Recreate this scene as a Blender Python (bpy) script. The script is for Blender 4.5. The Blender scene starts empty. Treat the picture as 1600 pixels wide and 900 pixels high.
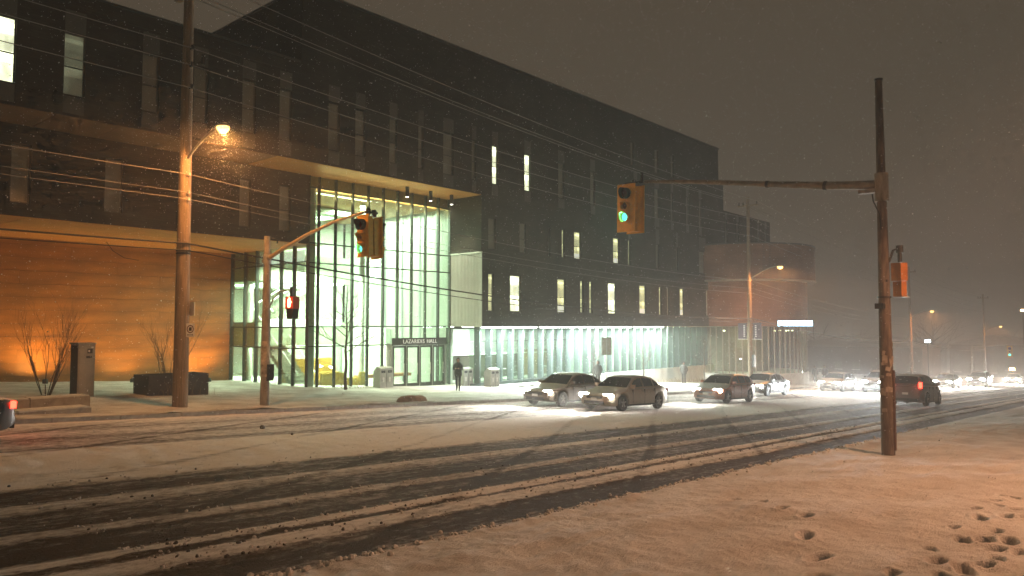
import bpy, bmesh, math, random
from mathutils import Vector, Matrix, Euler, noise
R = math.radians
random.seed(7)
scene = bpy.context.scene
COL = scene.collection

# ------------------------------------------------------------------ camera, world, light, exposure
SLOPE = 0.045                      # the street falls this much per metre towards +X
def G(x): return -SLOPE * x        # road level
cam_d = bpy.data.cameras.new('camera'); cam = bpy.data.objects.new('camera', cam_d); COL.objects.link(cam)
cam_d.sensor_width = 36; cam_d.lens = 26.33; cam_d.clip_start = 0.05; cam_d.clip_end = 2000
cam.location = (0, 0, 2.35)
_psi = R(41.4); _pit = math.atan(60/1170)
_fw = Vector((math.cos(_psi)*math.cos(_pit), math.sin(_psi)*math.cos(_pit), math.sin(_pit)))
cam.rotation_euler = _fw.to_track_quat('-Z', 'Y').to_euler()
scene.camera = cam

world = bpy.data.worlds.new('World'); scene.world = world; world.use_nodes = True
wn = world.node_tree.nodes; wl = world.node_tree.links
for n in list(wn): wn.remove(n)
w_out = wn.new('ShaderNodeOutputWorld')
w_add = wn.new('ShaderNodeAddShader')
w_sky = wn.new('ShaderNodeTexSky'); w_sky.sky_type = 'NISHITA'; w_sky.sun_disc = False
w_sky.sun_elevation = R(-6); w_sky.sun_rotation = R(200)
w_b1 = wn.new('ShaderNodeBackground'); w_b1.inputs['Strength'].default_value = 0.05
w_b2 = wn.new('ShaderNodeBackground'); w_b2.inputs['Color'].default_value = (0.077, 0.059, 0.040, 1)   # cloud lit by the town
w_b2.inputs['Strength'].default_value = 1.0
wl.new(w_sky.outputs[0], w_b1.inputs['Color'])
wl.new(w_b1.outputs[0], w_add.inputs[0]); wl.new(w_b2.outputs[0], w_add.inputs[1])
wl.new(w_add.outputs[0], w_out.inputs['Surface'])

vs = scene.view_settings
vs.view_transform = 'Standard'; vs.look = 'None'; vs.gamma = 1.0; vs.exposure = 0.0; vs.use_curve_mapping = False
cy = scene.cycles
cy.use_denoising = True; cy.use_light_tree = False
cy.max_bounces = 4; cy.diffuse_bounces = 2; cy.glossy_bounces = 2; cy.transmission_bounces = 2
cy.use_adaptive_sampling = True; cy.adaptive_threshold = 0.04; cy.adaptive_min_samples = 12
cy.transparent_max_bounces = 10; cy.volume_bounces = 0
cy.sample_clamp_indirect = 4.0; cy.caustics_reflective = False; cy.caustics_refractive = False

# ------------------------------------------------------------------ materials
MATS = {}
def nodes_of(m):
    m.use_nodes = True
    return m.node_tree.nodes, m.node_tree.links
def mat(name, col, rough=0.7, metal=0.0, var=0.0, vscale=3.0, bump=0.0, bscale=20.0, emit=None, estr=0.0, spec=0.5, stretch=None):
    if name in MATS: return MATS[name]
    m = bpy.data.materials.new(name); N, L = nodes_of(m)
    b = N['Principled BSDF']
    b.inputs['Base Color'].default_value = (*col, 1); b.inputs['Roughness'].default_value = rough
    b.inputs['Metallic'].default_value = metal; b.inputs['Specular IOR Level'].default_value = spec
    if var or bump:
        tc = N.new('ShaderNodeTexCoord'); mp = N.new('ShaderNodeMapping'); L.new(tc.outputs['Object'], mp.inputs[0])
        if stretch: mp.inputs['Scale'].default_value = stretch
        if var:
            nz = N.new('ShaderNodeTexNoise'); nz.inputs['Scale'].default_value = vscale; nz.inputs['Detail'].default_value = 5
            L.new(mp.outputs[0], nz.inputs['Vector'])
            rp = N.new('ShaderNodeValToRGB')
            rp.color_ramp.elements[0].position = 0.3; rp.color_ramp.elements[1].position = 0.7
            rp.color_ramp.elements[0].color = (*[c*(1-var) for c in col], 1)
            rp.color_ramp.elements[1].color = (*[min(1, c*(1+var)) for c in col], 1)
            L.new(nz.outputs['Fac'], rp.inputs[0]); L.new(rp.outputs[0], b.inputs['Base Color'])
        if bump:
            n2 = N.new('ShaderNodeTexNoise'); n2.inputs['Scale'].default_value = bscale; n2.inputs['Detail'].default_value = 6
            L.new(mp.outputs[0], n2.inputs['Vector'])
            bp = N.new('ShaderNodeBump'); bp.inputs['Strength'].default_value = bump; bp.inputs['Distance'].default_value = 0.02
            L.new(n2.outputs['Fac'], bp.inputs['Height']); L.new(bp.outputs[0], b.inputs['Normal'])
    if emit:
        b.inputs['Emission Color'].default_value = (*emit, 1); b.inputs['Emission Strength'].default_value = estr
    if emit: m.cycles.emission_sampling = 'NONE'
    MATS[name] = m
    return m
def glass(name, tint=(0.84, 0.95, 0.86), gloss=0.07, rough=0.02):
    if name in MATS: return MATS[name]
    m = bpy.data.materials.new(name); N, L = nodes_of(m); N.remove(N['Principled BSDF'])
    t = N.new('ShaderNodeBsdfTransparent'); t.inputs[0].default_value = (*tint, 1)
    g = N.new('ShaderNodeBsdfGlossy'); g.inputs['Roughness'].default_value = rough; g.inputs[0].default_value = (0.9, 0.95, 0.92, 1)
    fr = N.new('ShaderNodeLayerWeight'); fr.inputs[0].default_value = 0.25
    mp = N.new('ShaderNodeMath'); mp.operation = 'MULTIPLY_ADD'; mp.inputs[1].default_value = 0.5; mp.inputs[2].default_value = gloss
    L.new(fr.outputs['Fresnel'], mp.inputs[0])
    mx = N.new('ShaderNodeMixShader'); L.new(mp.outputs[0], mx.inputs[0]); L.new(t.outputs[0], mx.inputs[1]); L.new(g.outputs[0], mx.inputs[2])
    L.new(mx.outputs[0], N['Material Output'].inputs[0])
    MATS[name] = m
    return m
def emis(name, col, s):
    return mat(name, (0.05, 0.05, 0.05), 0.4, emit=col, estr=s)

SOD = (1.0, 0.40, 0.115); COOL = (0.86, 1.0, 0.80); LED = (0.86, 1.0, 0.95)
M_brick = None
def brick_mat(name, c1, c2, cm, scale=1.0, vary=0.35):
    m = bpy.data.materials.new(name); N, L = nodes_of(m); b = N['Principled BSDF']; b.inputs['Roughness'].default_value = 0.75; b.inputs['Specular IOR Level'].default_value = 0.12
    tc = N.new('ShaderNodeTexCoord'); sx = N.new('ShaderNodeSeparateXYZ'); L.new(tc.outputs['Object'], sx.inputs[0])
    ad = N.new('ShaderNodeMath'); ad.operation = 'ADD'; L.new(sx.outputs[0], ad.inputs[0]); L.new(sx.outputs[1], ad.inputs[1])
    cx = N.new('ShaderNodeCombineXYZ'); L.new(ad.outputs[0], cx.inputs[0]); L.new(sx.outputs[2], cx.inputs[1])
    br = N.new('ShaderNodeTexBrick'); br.inputs['Scale'].default_value = 1.0; br.inputs['Brick Width'].default_value = 0.6*scale
    br.inputs['Row Height'].default_value = 0.10*scale; br.inputs['Mortar Size'].default_value = 0.008
    br.inputs['Color1'].default_value = (*c1, 1); br.inputs['Color2'].default_value = (*c2, 1); br.inputs['Mortar'].default_value = (*cm, 1)
    L.new(cx.outputs[0], br.inputs['Vector'])
    nz = N.new('ShaderNodeTexNoise'); nz.inputs['Scale'].default_value = 0.6; nz.inputs['Detail'].default_value = 6; L.new(tc.outputs['Object'], nz.inputs['Vector'])
    mr = N.new('ShaderNodeMapRange'); mr.inputs[1].default_value = 0.3; mr.inputs[2].default_value = 0.7; mr.inputs[3].default_value = 1-vary; mr.inputs[4].default_value = 1+vary
    L.new(nz.outputs['Fac'], mr.inputs[0])
    mx = N.new('ShaderNodeVectorMath'); mx.operation = 'SCALE'; L.new(br.outputs['Color'], mx.inputs[0]); L.new(mr.outputs[0], mx.inputs['Scale'])
    L.new(mx.outputs[0], b.inputs['Base Color'])
    bp = N.new('ShaderNodeBump'); bp.inputs['Strength'].default_value = 0.4; bp.inputs['Distance'].default_value = 0.01
    iv = N.new('ShaderNodeMath'); iv.operation = 'SUBTRACT'; iv.inputs[0].default_value = 1; L.new(br.outputs['Fac'], iv.inputs[1])
    L.new(iv.outputs[0], bp.inputs['Height']); L.new(bp.outputs[0], b.inputs['Normal'])
    MATS[name] = m
    return m
M_brick = brick_mat('dark_brick', (0.027, 0.026, 0.020), (0.046, 0.043, 0.033), (0.018, 0.017, 0.014), vary=0.5)
M_drum = brick_mat('brown_brick', (0.19, 0.095, 0.058), (0.24, 0.125, 0.075), (0.13, 0.085, 0.06))
M_copper = mat('amber_panel', (0.36, 0.138, 0.022), 0.5, var=0.34, vscale=0.9, bump=0.15, bscale=14, stretch=(0.6, 1, 2.2))
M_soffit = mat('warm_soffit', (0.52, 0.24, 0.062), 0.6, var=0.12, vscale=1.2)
M_soffit_shade = mat('shaded_soffit', (0.15, 0.075, 0.028), 0.7, var=0.2, vscale=1.2)  # darkened copy of the warm soffit, paints in shade at the upper left
M_wood_ceiling = mat('wood_ceiling', (0.50, 0.27, 0.10), 0.55, var=0.2, vscale=2, stretch=(6, 1, 1))
M_mull = mat('mullion_dark', (0.045, 0.055, 0.045), 0.45, metal=0.3)
M_fin = mat('aluminium_fin', (0.11, 0.145, 0.135), 0.45, metal=0.2, var=0.08)
M_wmetal = mat('pale_ribbed_metal', (0.60, 0.63, 0.57), 0.5, metal=0.1, var=0.06, vscale=1.5)
M_white = mat('white_wall', (0.72, 0.76, 0.68), 0.8, var=0.05)
M_plinth = mat('white_plinth', (0.66, 0.67, 0.62), 0.85, var=0.15, vscale=1.1, bump=0.2, bscale=8)
M_floor = mat('lobby_floor', (0.42, 0.42, 0.36), 0.35, var=0.1)
M_band = mat('pale_green_band', (0.50, 0.58, 0.44), 0.5, var=0.05)
M_stone = mat('precast_stone', (0.33, 0.29, 0.24), 0.85, var=0.25, vscale=4, bump=0.3, bscale=30)
M_wood = mat('weathered_pole_wood', (0.27, 0.20, 0.13), 0.85, var=0.35, vscale=4, bump=0.6, bscale=12, stretch=(6, 6, 0.35))
M_wood2 = mat('stained_pole_wood', (0.13, 0.10, 0.078), 0.85, var=0.55, vscale=3.5, bump=0.8, bscale=10, stretch=(4, 4, 0.6))
M_steel = mat('galvanised_steel', (0.40, 0.38, 0.33), 0.5, metal=0.5, var=0.15, vscale=6)
M_conc_pole = mat('grey_signal_pole', (0.30, 0.27, 0.22), 0.75, var=0.3, vscale=5, bump=0.3, bscale=25, stretch=(2, 2, 0.6))
M_black = mat('black_rubber', (0.018, 0.017, 0.016), 0.6)
M_dark = mat('dark_metal', (0.04, 0.04, 0.038), 0.45, metal=0.4)
M_wire = mat('weathered_cable', (0.30, 0.28, 0.25), 0.55)
M_cable = mat('black_cable', (0.02, 0.02, 0.02), 0.6)
M_sigy = mat('signal_yellow', (0.85, 0.45, 0.03), 0.4, var=0.12, vscale=6)
M_vis = mat('visor_black', (0.02, 0.018, 0.015), 0.7)
M_signw = mat('sign_white', (0.75, 0.72, 0.66), 0.5)
M_ink = mat('sign_ink', (0.03, 0.03, 0.03), 0.6)
M_bark = mat('winter_bark', (0.085, 0.062, 0.045), 0.9, var=0.3, vscale=10)
M_grass = mat('dead_grass', (0.20, 0.13, 0.06), 0.9)
M_glass = glass('clear_glass')
M_pane_dark = mat('unlit_window_sky_grey', (0.26, 0.25, 0.20), 0.25, var=0.15, vscale=1.2)  # pane grey stands in for sky reflected in unlit glass
M_spandrel = mat('spandrel_panel', (0.085, 0.082, 0.066), 0.5, var=0.1)
M_frame = mat('window_frame', (0.10, 0.10, 0.09), 0.4, metal=0.4)
def snow_mat(name, base, dirt, dscale, bstr=0.5):
    m = bpy.data.materials.new(name); N, L = nodes_of(m); b = N['Principled BSDF']
    b.inputs['Roughness'].default_value = 0.8; b.inputs['Specular IOR Level'].default_value = 0.25
    tc = N.new('ShaderNodeTexCoord')
    n1 = N.new('ShaderNodeTexNoise'); n1.inputs['Scale'].default_value = dscale; n1.inputs['Detail'].default_value = 7; n1.inputs['Roughness'].default_value = 0.62
    L.new(tc.outputs['Object'], n1.inputs['Vector'])
    rp = N.new('ShaderNodeValToRGB'); rp.color_ramp.elements[0].position = 0.34; rp.color_ramp.elements[1].position = 0.62
    rp.color_ramp.elements[0].color = (*dirt, 1); rp.color_ramp.elements[1].color = (*base, 1)
    L.new(n1.outputs['Fac'], rp.inputs[0]); L.new(rp.outputs[0], b.inputs['Base Color'])
    n2 = N.new('ShaderNodeTexNoise'); n2.inputs['Scale'].default_value = 9; n2.inputs['Detail'].default_value = 9; n2.inputs['Roughness'].default_value = 0.7
    mp = N.new('ShaderNodeMapping'); mp.inputs['Scale'].default_value = (1.0, 2.6, 1.0); L.new(tc.outputs['Object'], mp.inputs[0]); L.new(mp.outputs[0], n2.inputs['Vector'])
    bp = N.new('ShaderNodeBump'); bp.inputs['Strength'].default_value = bstr; bp.inputs['Distance'].default_value = 0.05
    L.new(n2.outputs['Fac'], bp.inputs['Height']); L.new(bp.outputs[0], b.inputs['Normal'])
    MATS[name] = m
    return m
M_snow = snow_mat('verge_snow', (0.74, 0.72, 0.69), (0.56, 0.52, 0.47), 1.2, 0.9)
M_walk = snow_mat('pavement_snow', (0.68, 0.66, 0.61), (0.40, 0.36, 0.31), 0.9, 0.7)

# ------------------------------------------------------------------ mesh helpers
WL = {}
class MB:
    def __init__(s): s.v = []; s.f = []; s.mi = []
    def quad(s, a, b, c, d, mi=0):
        n = len(s.v); s.v += [tuple(a), tuple(b), tuple(c), tuple(d)]; s.f.append((n, n+1, n+2, n+3)); s.mi.append(mi)
    def box(s, x0, x1, y0, y1, z0, z1, mi=0, T=None):
        n = len(s.v)
        P = [(x0,y0,z0),(x1,y0,z0),(x1,y1,z0),(x0,y1,z0),(x0,y0,z1),(x1,y0,z1),(x1,y1,z1),(x0,y1,z1)]
        if T is not None: P = [tuple(T @ Vector(p)) for p in P]
        s.v += P
        for q in ((0,3,2,1),(4,5,6,7),(0,1,5,4),(1,2,6,5),(2,3,7,6),(3,0,4,7)):
            s.f.append(tuple(n+i for i in q)); s.mi.append(mi)
        return s
    def tube(s, pts, rads, n=8, cap=True, mi=0):
        base = len(s.v); pts = [Vector(p) for p in pts]
        if not hasattr(rads, '__len__'): rads = [rads]*len(pts)
        up = Vector((0,0,1)); prev = None
        for i, p in enumerate(pts):
            d = (pts[min(i+1, len(pts)-1)] - pts[max(i-1, 0)]).normalized()
            if prev is None:
                a = d.cross(up if abs(d.z) < 0.95 else Vector((1,0,0))).normalized()
            else:
                a = (prev - d*prev.dot(d)).normalized()
            prev = a; b = d.cross(a)
            for k in range(n):
                t = 2*math.pi*k/n
                s.v.append(tuple(p + (a*math.cos(t) + b*math.sin(t))*rads[i]))
        for i in range(len(pts)-1):
            for k in range(n):
                k2 = (k+1) % n
                s.f.append((base+i*n+k, base+i*n+k2, base+(i+1)*n+k2, base+(i+1)*n+k)); s.mi.append(mi)
        if cap:
            s.f.append(tuple(base+k for k in reversed(range(n)))); s.mi.append(mi)
            s.f.append(tuple(base+(len(pts)-1)*n+k for k in range(n))); s.mi.append(mi)
        return s
    def prism(s, poly, z0, z1, T=None, mi=0):          # poly in local xy, extruded along z, then T
        n = len(s.v); m = len(poly)
        P = [(x, y, z0) for x, y in poly] + [(x, y, z1) for x, y in poly]
        if T is not None: P = [tuple(T @ Vector(p)) for p in P]
        s.v += P
        s.f.append(tuple(n+i for i in reversed(range(m)))); s.mi.append(mi)
        s.f.append(tuple(n+m+i for i in range(m))); s.mi.append(mi)
        for i in range(m):
            j = (i+1) % m; s.f.append((n+i, n+j, n+m+j, n+m+i)); s.mi.append(mi)
        return s
    def grid(s, P, mi=0, closed=False):                # P rows of points
        n = len(s.v); w = len(P[0])
        for r in P: s.v += [tuple(p) for p in r]
        for i in range(len(P)-1):
            for j in range(w-1 if not closed else w):
                k = (j+1) % w
                s.f.append((n+i*w+j, n+i*w+k, n+(i+1)*w+k, n+(i+1)*w+j)); s.mi.append(mi)
        return s
    def mesh(s, name, mats, smooth=False, fix=False):
        me = bpy.data.meshes.new(name); me.from_pydata(s.v, [], s.f)
        if not isinstance(mats, (list, tuple)): mats = [mats]
        for m in mats: me.materials.append(m)
        if len(mats) > 1: me.polygons.foreach_set('material_index', s.mi)
        if fix:
            bm = bmesh.new(); bm.from_mesh(me); bmesh.ops.remove_doubles(bm, verts=bm.verts, dist=1e-4)
            bmesh.ops.recalc_face_normals(bm, faces=bm.faces); bm.to_mesh(me); bm.free()
        if smooth:
            me.polygons.foreach_set('use_smooth', [True]*len(me.polygons)); me.set_sharp_from_angle(angle=R(38))
        me.update()
        return me
    def build(s, name, mats, parent=None, at=(0,0,0), smooth=False, fix=False):
        return put(name, s.mesh(name, mats, smooth, fix), parent, at)
def put(name, data, parent=None, at=(0,0,0)):
    o = bpy.data.objects.new(name, data); COL.objects.link(o); at = Vector(at)
    if parent is not None:
        o.parent = parent
        if parent.name in WL: o.location = at - WL[parent.name]; WL[o.name] = at
        else: o.location = at
    else:
        o.location = at; WL[o.name] = at
    return o
def empty(name, at, label, cat, group=None, M=None):
    o = bpy.data.objects.new(name, None); COL.objects.link(o); o.empty_display_size = 0.2
    if M is not None: o.matrix_world = M
    else: o.location = at; WL[o.name] = Vector(at)
    return tag(o, label, cat, group)
def tag(o, label=None, cat=None, group=None, kind=None):
    if label: o['label'] = label
    if cat: o['category'] = cat
    if group: o['group'] = group
    if kind: o['kind'] = kind
    return o
def light(name, kind, parent, at, power, col, size=0.2, **kw):
    d = bpy.data.lights.new(name, kind); d.energy = power; d.color = col
    if kind == 'AREA':
        d.shape = 'RECTANGLE'; d.size = size; d.size_y = kw.get('sy', size)
    else: d.shadow_soft_size = size
    if kind == 'SPOT': d.spot_size = kw.get('cone', R(70)); d.spot_blend = kw.get('blend', 0.6)
    o = put(name, d, parent, at)
    if 'aim' in kw: o.rotation_euler = Vector(kw['aim']).to_track_quat('-Z', 'Y').to_euler()
    return o
def rotbox(bm, c, half, eul, mi=0):
    bm.box(-half[0], half[0], -half[1], half[1], -half[2], half[2], mi, Matrix.Translation(c) @ Euler(eul).to_matrix().to_4x4())
def fbm(x, y, s=1.0, oct=4):
    return noise.fractal(Vector((x*s, y*s, 3.7)), 0.9, 2.1, oct)
def text_mesh(name, body, size, mat_, depth=0.01, align='CENTER'):
    cu = bpy.data.curves.new(name, 'FONT'); cu.body = body; cu.size = size; cu.extrude = depth; cu.align_x = align; cu.align_y = 'CENTER'
    cu.resolution_u = 2
    t = bpy.data.objects.new(name, cu); COL.objects.link(t)
    dg = bpy.context.evaluated_depsgraph_get(); me = bpy.data.meshes.new_from_object(t.evaluated_get(dg))
    bpy.data.objects.remove(t); me.materials.clear(); me.materials.append(mat_)
    return me
def lin(pts, x):
    if x <= pts[0][0]: return pts[0][1]
    for (a, b), (c, d) in zip(pts, pts[1:]):
        if x <= c: return b + (d-b)*(x-a)/(c-a)
    return pts[-1][1]

# ------------------------------------------------------------------ ground, road, pavements, snow
FK = 23.2      # far kerb line
def near_kerb(x): return lin([(-50, 6.8), (30, 6.8), (38, 6.5), (48, 5.9), (62, 4.2), (80, 3.0), (400, 2.0)], x)
def frange(a, b, st):
    out = []; x = a
    while x < b-1e-6: out.append(x); x += st
    return out
gb = MB(); gx = [-80] + frange(-60, 400, 20) + [400]; gy = [-60, -20, 0, 40, 80, 120, 200]
gb.grid([[(x, y, G(x)-0.25) for x in gx] for y in gy])
tag(gb.build('ground', mat('ground_snow', (0.42, 0.39, 0.35), 0.9, var=0.2, vscale=0.2)), kind='structure')

# bands of bare and snowy road, by distance Y across the street: (Y, snow cover)
PROF = [(6.0, .9), (6.85, .85), (7.00, .10), (7.80, .16), (7.90, .62), (8.38, .70), (8.44, .18), (8.58, .18), (8.64, .72), (8.86, .75), (8.98, .13), (9.88, .18),
        (9.99, .58), (10.26, .55), (10.42, .18), (11.40, .26), (11.62, .60), (12.02, .62), (12.16, .15), (13.22, .22), (13.42, .84), (15.4, .90), (17.4, .84),
        (17.8, .34), (18.7, .58), (19.6, .36), (20.6, .66), (21.5, .44), (22.7, .74), (23.4, .95)]
def road_mat():
    m = bpy.data.materials.new('snowy_asphalt'); N, L = nodes_of(m); b = N['Principled BSDF']
    tc = N.new('ShaderNodeTexCoord'); sp = N.new('ShaderNodeSeparateXYZ'); L.new(tc.outputs['Object'], sp.inputs[0])
    def nz(scale, sc, det=5, rough=0.55):
        mp = N.new('ShaderNodeMapping'); mp.inputs['Scale'].default_value = sc; L.new(tc.outputs['Object'], mp.inputs[0])
        n = N.new('ShaderNodeTexNoise'); n.inputs['Scale'].default_value = scale; n.inputs['Detail'].default_value = det; n.inputs['Roughness'].default_value = rough
        L.new(mp.outputs[0], n.inputs['Vector']); return n.outputs['Fac']
    def ma(op, a, bb):
        n = N.new('ShaderNodeMath'); n.operation = op
        for i, q in enumerate((a, bb)):
            if isinstance(q, (int, float)): n.inputs[i].default_value = q
            else: L.new(q, n.inputs[i])
        return n.outputs[0]
    wob = ma('MULTIPLY', ma('SUBTRACT', nz(1.0, (0.12, 0.5, 1), 3), 0.5), 0.40)
    rag = ma('MULTIPLY', ma('SUBTRACT', nz(1.0, (3.5, 7, 1), 7, 0.75), 0.5), 0.34)
    y = ma('ADD', ma('ADD', sp.outputs[1], wob), rag)
    mr = N.new('ShaderNodeMapRange'); mr.inputs[1].default_value = 6.0; mr.inputs[2].default_value = 23.4; L.new(y, mr.inputs[0])
    rp = N.new('ShaderNodeValToRGB'); cr = rp.color_ramp
    while len(cr.elements) > 1: cr.elements.remove(cr.elements[-1])
    for i, (yy, s_) in enumerate(PROF):
        p = (yy-6.0)/17.4
        e = cr.elements[0] if i == 0 else cr.elements.new(p)
        e.position = p; e.color = (s_, s_, s_, 1)
    L.new(mr.outputs[0], rp.inputs[0])
    streak = ma('MULTIPLY', ma('SUBTRACT', nz(1.0, (0.10, 5.5, 1), 6, 0.6), 0.5), 0.75)
    speck = ma('MULTIPLY', ma('SUBTRACT', nz(4.0, (1, 1.7, 1), 9, 0.8), 0.5), 1.7)
    patch = ma('MULTIPLY', ma('SUBTRACT', nz(0.22, (1, 1.5, 1), 4), 0.5), 0.45)
    # crossing tyre marks: thin wandering lines
    wv = N.new('ShaderNodeTexWave'); wv.inputs['Scale'].default_value = 0.11; wv.inputs['Distortion'].default_value = 5; wv.inputs['Detail'].default_value = 1.5
    wv.inputs['Detail Scale'].default_value = 0.25
    mp = N.new('ShaderNodeMapping'); mp.inputs['Rotation'].default_value = (0, 0, R(62)); L.new(tc.outputs['Object'], mp.inputs[0]); L.new(mp.outputs[0], wv.inputs['Vector'])
    mk = N.new('ShaderNodeMapRange'); mk.inputs[1].default_value = 0.975; mk.inputs[2].default_value = 1.0; mk.inputs[3].default_value = 0; mk.inputs[4].default_value = -0.22
    L.new(wv.outputs['Fac'], mk.inputs[0])
    s = ma('ADD', ma('ADD', ma('ADD', ma('ADD', rp.outputs[0], streak), speck), patch), mk.outputs[0])
    cl = N.new('ShaderNodeMapRange'); cl.inputs[1].default_value = 0.06; cl.inputs[2].default_value = 0.86; cl.interpolation_type = 'SMOOTHSTEP'; L.new(s, cl.inputs[0])
    mx = N.new('ShaderNodeMix'); mx.data_type = 'RGBA'; mx.inputs['A'].default_value = (0.062, 0.045, 0.030, 1); mx.inputs['B'].default_value = (0.78, 0.75, 0.70, 1)
    L.new(cl.outputs[0], mx.inputs['Factor']); L.new(mx.outputs['Result'], b.inputs['Base Color'])
    rr = N.new('ShaderNodeMapRange'); rr.inputs[3].default_value = 0.80; rr.inputs[4].default_value = 0.85; L.new(cl.outputs[0], rr.inputs[0]); L.new(rr.outputs[0], b.inputs['Roughness'])
    b.inputs['Specular IOR Level'].default_value = 0.10
    bp = N.new('ShaderNodeBump'); bp.inputs['Strength'].default_value = 0.7; bp.inputs['Distance'].default_value = 0.05
    L.new(ma('ADD', cl.outputs[0], nz(26, (1, 1, 1), 6, 0.7)), bp.inputs['Height']); L.new(bp.outputs[0], b.inputs['Normal'])
    return m
rx = frange(-30, 2, 1.0) + frange(2, 22, 0.12) + frange(22, 60, 0.4) + frange(60, 400, 8) + [400]
ry = frange(1.0, 6.4, 0.9) + frange(6.4, 14.2, 0.065) + frange(14.2, 23.2, 0.18) + [23.25]
rb = MB()
def road_h(x, y):
    s = lin(PROF, y + 0.16*fbm(x*0.12, y*0.5, 1, 2))
    return 0.035*s + (0.018*s*fbm(x, y, 3.0, 3) if x < 40 else 0)
rb.grid([[(x, y, G(x) + road_h(x, y)) for x in rx] for y in ry])
road = rb.build('road', road_mat(), smooth=False); tag(road, kind='structure')
road.data.polygons.foreach_set('use_smooth', [True]*len(road.data.polygons))

# far kerb stones, each its own piece
kerb = empty('kerb', (5, FK, G(5)), None, None); kerb['kind'] = 'structure'
M_kerb = mat('kerb_concrete', (0.34, 0.31, 0.27), 0.85, var=0.25, vscale=5, bump=0.3)
kme = MB().box(0.01, 1.79, 0, 0.18, -0.15, 0.15); kme.v = [(x, y, z - SLOPE*x) for x, y, z in kme.v]
kme = kme.mesh('kerb_stone', M_kerb)
for i in range(-4, 56):
    x = i*1.8; put('kerb_stone', kme, kerb, (x, FK+0.006*math.sin(i*5.1), G(x)+0.008*math.sin(i*2.3)))

# far pavement: one sheet with trodden snow, from kerb to the building and beyond
px = frange(-30, 0, 3) + frange(0, 70, 0.35) + frange(70, 400, 6) + [400]
py = frange(FK+0.17, 30, 0.22) + frange(30, 56, 1.2) + [56]
def walk_h(x, y):
    h = 0.135 + 0.035*fbm(x, y, 0.8, 4)
    h += 0.10*max(0, 1-abs(y-FK-0.35)/0.4)*(0.5+0.8*fbm(x, y, 1.3, 3))*(1 if x < 60 else 0)
    return h
pb = MB(); pb.grid([[(x, y, G(x) + walk_h(x, y)) for x in px] for y in py])
pav = pb.build('pavement', M_walk); tag(pav, kind='structure'); pav.data.polygons.foreach_set('use_smooth', [True]*len(pav.data.polygons))

# near verge: deep snow with drifts and footprints
FPT = [(11.1,5.2,.8),(11.1,4.75,.8),(10.65,4.26,1.0),(10.35,3.82,1.05),(9.3,3.44,1.05),(8.48,3.0,1.2),(7.62,2.7,1.15),(15.25,2.43,.9),(14.58,2.14,.9),(13.85,2.19,1),(13.4,2.05,.8),(12.63,2.22,.8),(11.92,2.05,1),(13.18,1.81,1),
       (12.27,1.8,1),(12.41,1.63,.9),(11.16,2.21,.8),(10.44,1.98,1.1),(10.61,1.79,1.2),(10.77,1.56,1.1),(11.24,1.76,.8),(10.21,1.62,.9),(9.68,2.17,.8),(9.01,1.95,1.1),(8.96,1.72,1.0),(9.24,1.57,.9),(8.77,1.66,1),(10.26,1.39,.8),(8.28,2.2,.8),(14.49,2.0,.8),(9.65,1.52,.9),(8.38,1.78,.9)]
random.seed(3)
FP = [(a_, b_, random.uniform(-.15, .45) if k_ < 7 else random.uniform(-.5, .5), c_) for k_, (a_, b_, c_) in enumerate(FPT)]
def bank_h(x, y):
    d = near_kerb(x) - y
    if d < 0: return -0.03 + 0.3*d if d > -0.3 else -0.12
    h = 0.11*min(1, d/0.22)**0.6 + 0.24*(1-math.exp(-max(0, d-0.3)/4.0))
    h += 0.055*fbm(x+0.6*y, y, 0.33, 3)*min(1, d) + 0.03*fbm(x*0.45+y*0.2, y*1.5, 0.9, 4)*min(1, d/0.6) + 0.02*fbm(x, y, 4.5, 4)*min(1, d/0.2+0.3)
    if d < 0.7: h += 0.05*(1-d/0.7)*fbm(x, y, 3.1, 3)
    dp = math.hypot(x-20.6, y-5.45)
    h -= 0.13*math.exp(-(dp/1.7)**2)
    return h
def foot(x, y):
    h = 0
    for fx, fy, a, sz in FP:
        dx = x-fx; dy = y-fy
        if abs(dx) > 0.5 or abs(dy) > 0.5: continue
        c, s = math.cos(a), math.sin(a); u = (c*dx+s*dy)/(0.17*sz); v = (-s*dx+c*dy)/(0.085*sz)
        r = math.sqrt(u*u+v*v)
        if r < 1.0: h -= 0.16*sz*(1-r**4)
        elif r < 1.8: h += 0.022*sz*(1.8-r)/0.8*(r-1.0)*4
    return h
bx = frange(-20, 4, 1.0) + frange(4, 14.6, 0.032) + frange(14.6, 34, 0.15) + frange(34, 120, 2) + frange(120, 401, 20)
by = [-60, -40, -25, -14, -8, -5, -3, -1.6, -0.8] + frange(0, 6.2, 0.032) + frange(6.2, 7.35, 0.045) + [7.35]
def bank_y(x, y):                                    # rows follow the kerb line
    nk = near_kerb(x); return y if x <= 30 else y*(nk/6.8) if y > 0 else y
sb = MB(); rows = []
for y in by:
    row = []
    for x in bx:
        yy = bank_y(x, y); row.append((x, yy, G(x) + bank_h(x, yy) + (foot(x, yy) if 4 < x < 14.6 and 0 < yy < 6.2 else 0)))
    rows.append(row)
sb.grid(rows); bank = sb.build('snow_verge', M_snow); tag(bank, kind='structure')
bank.data.polygons.foreach_set('use_smooth', [True]*len(bank.data.polygons))
random.seed(17)
cr_ = MB(); ico = bmesh.new(); bmesh.ops.create_icosphere(ico, subdivisions=1, radius=1); IV = [v.co.copy() for v in ico.verts]; IF = [tuple(v.index for v in f_.verts) for f_ in ico.faces]; ico.free()
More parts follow.
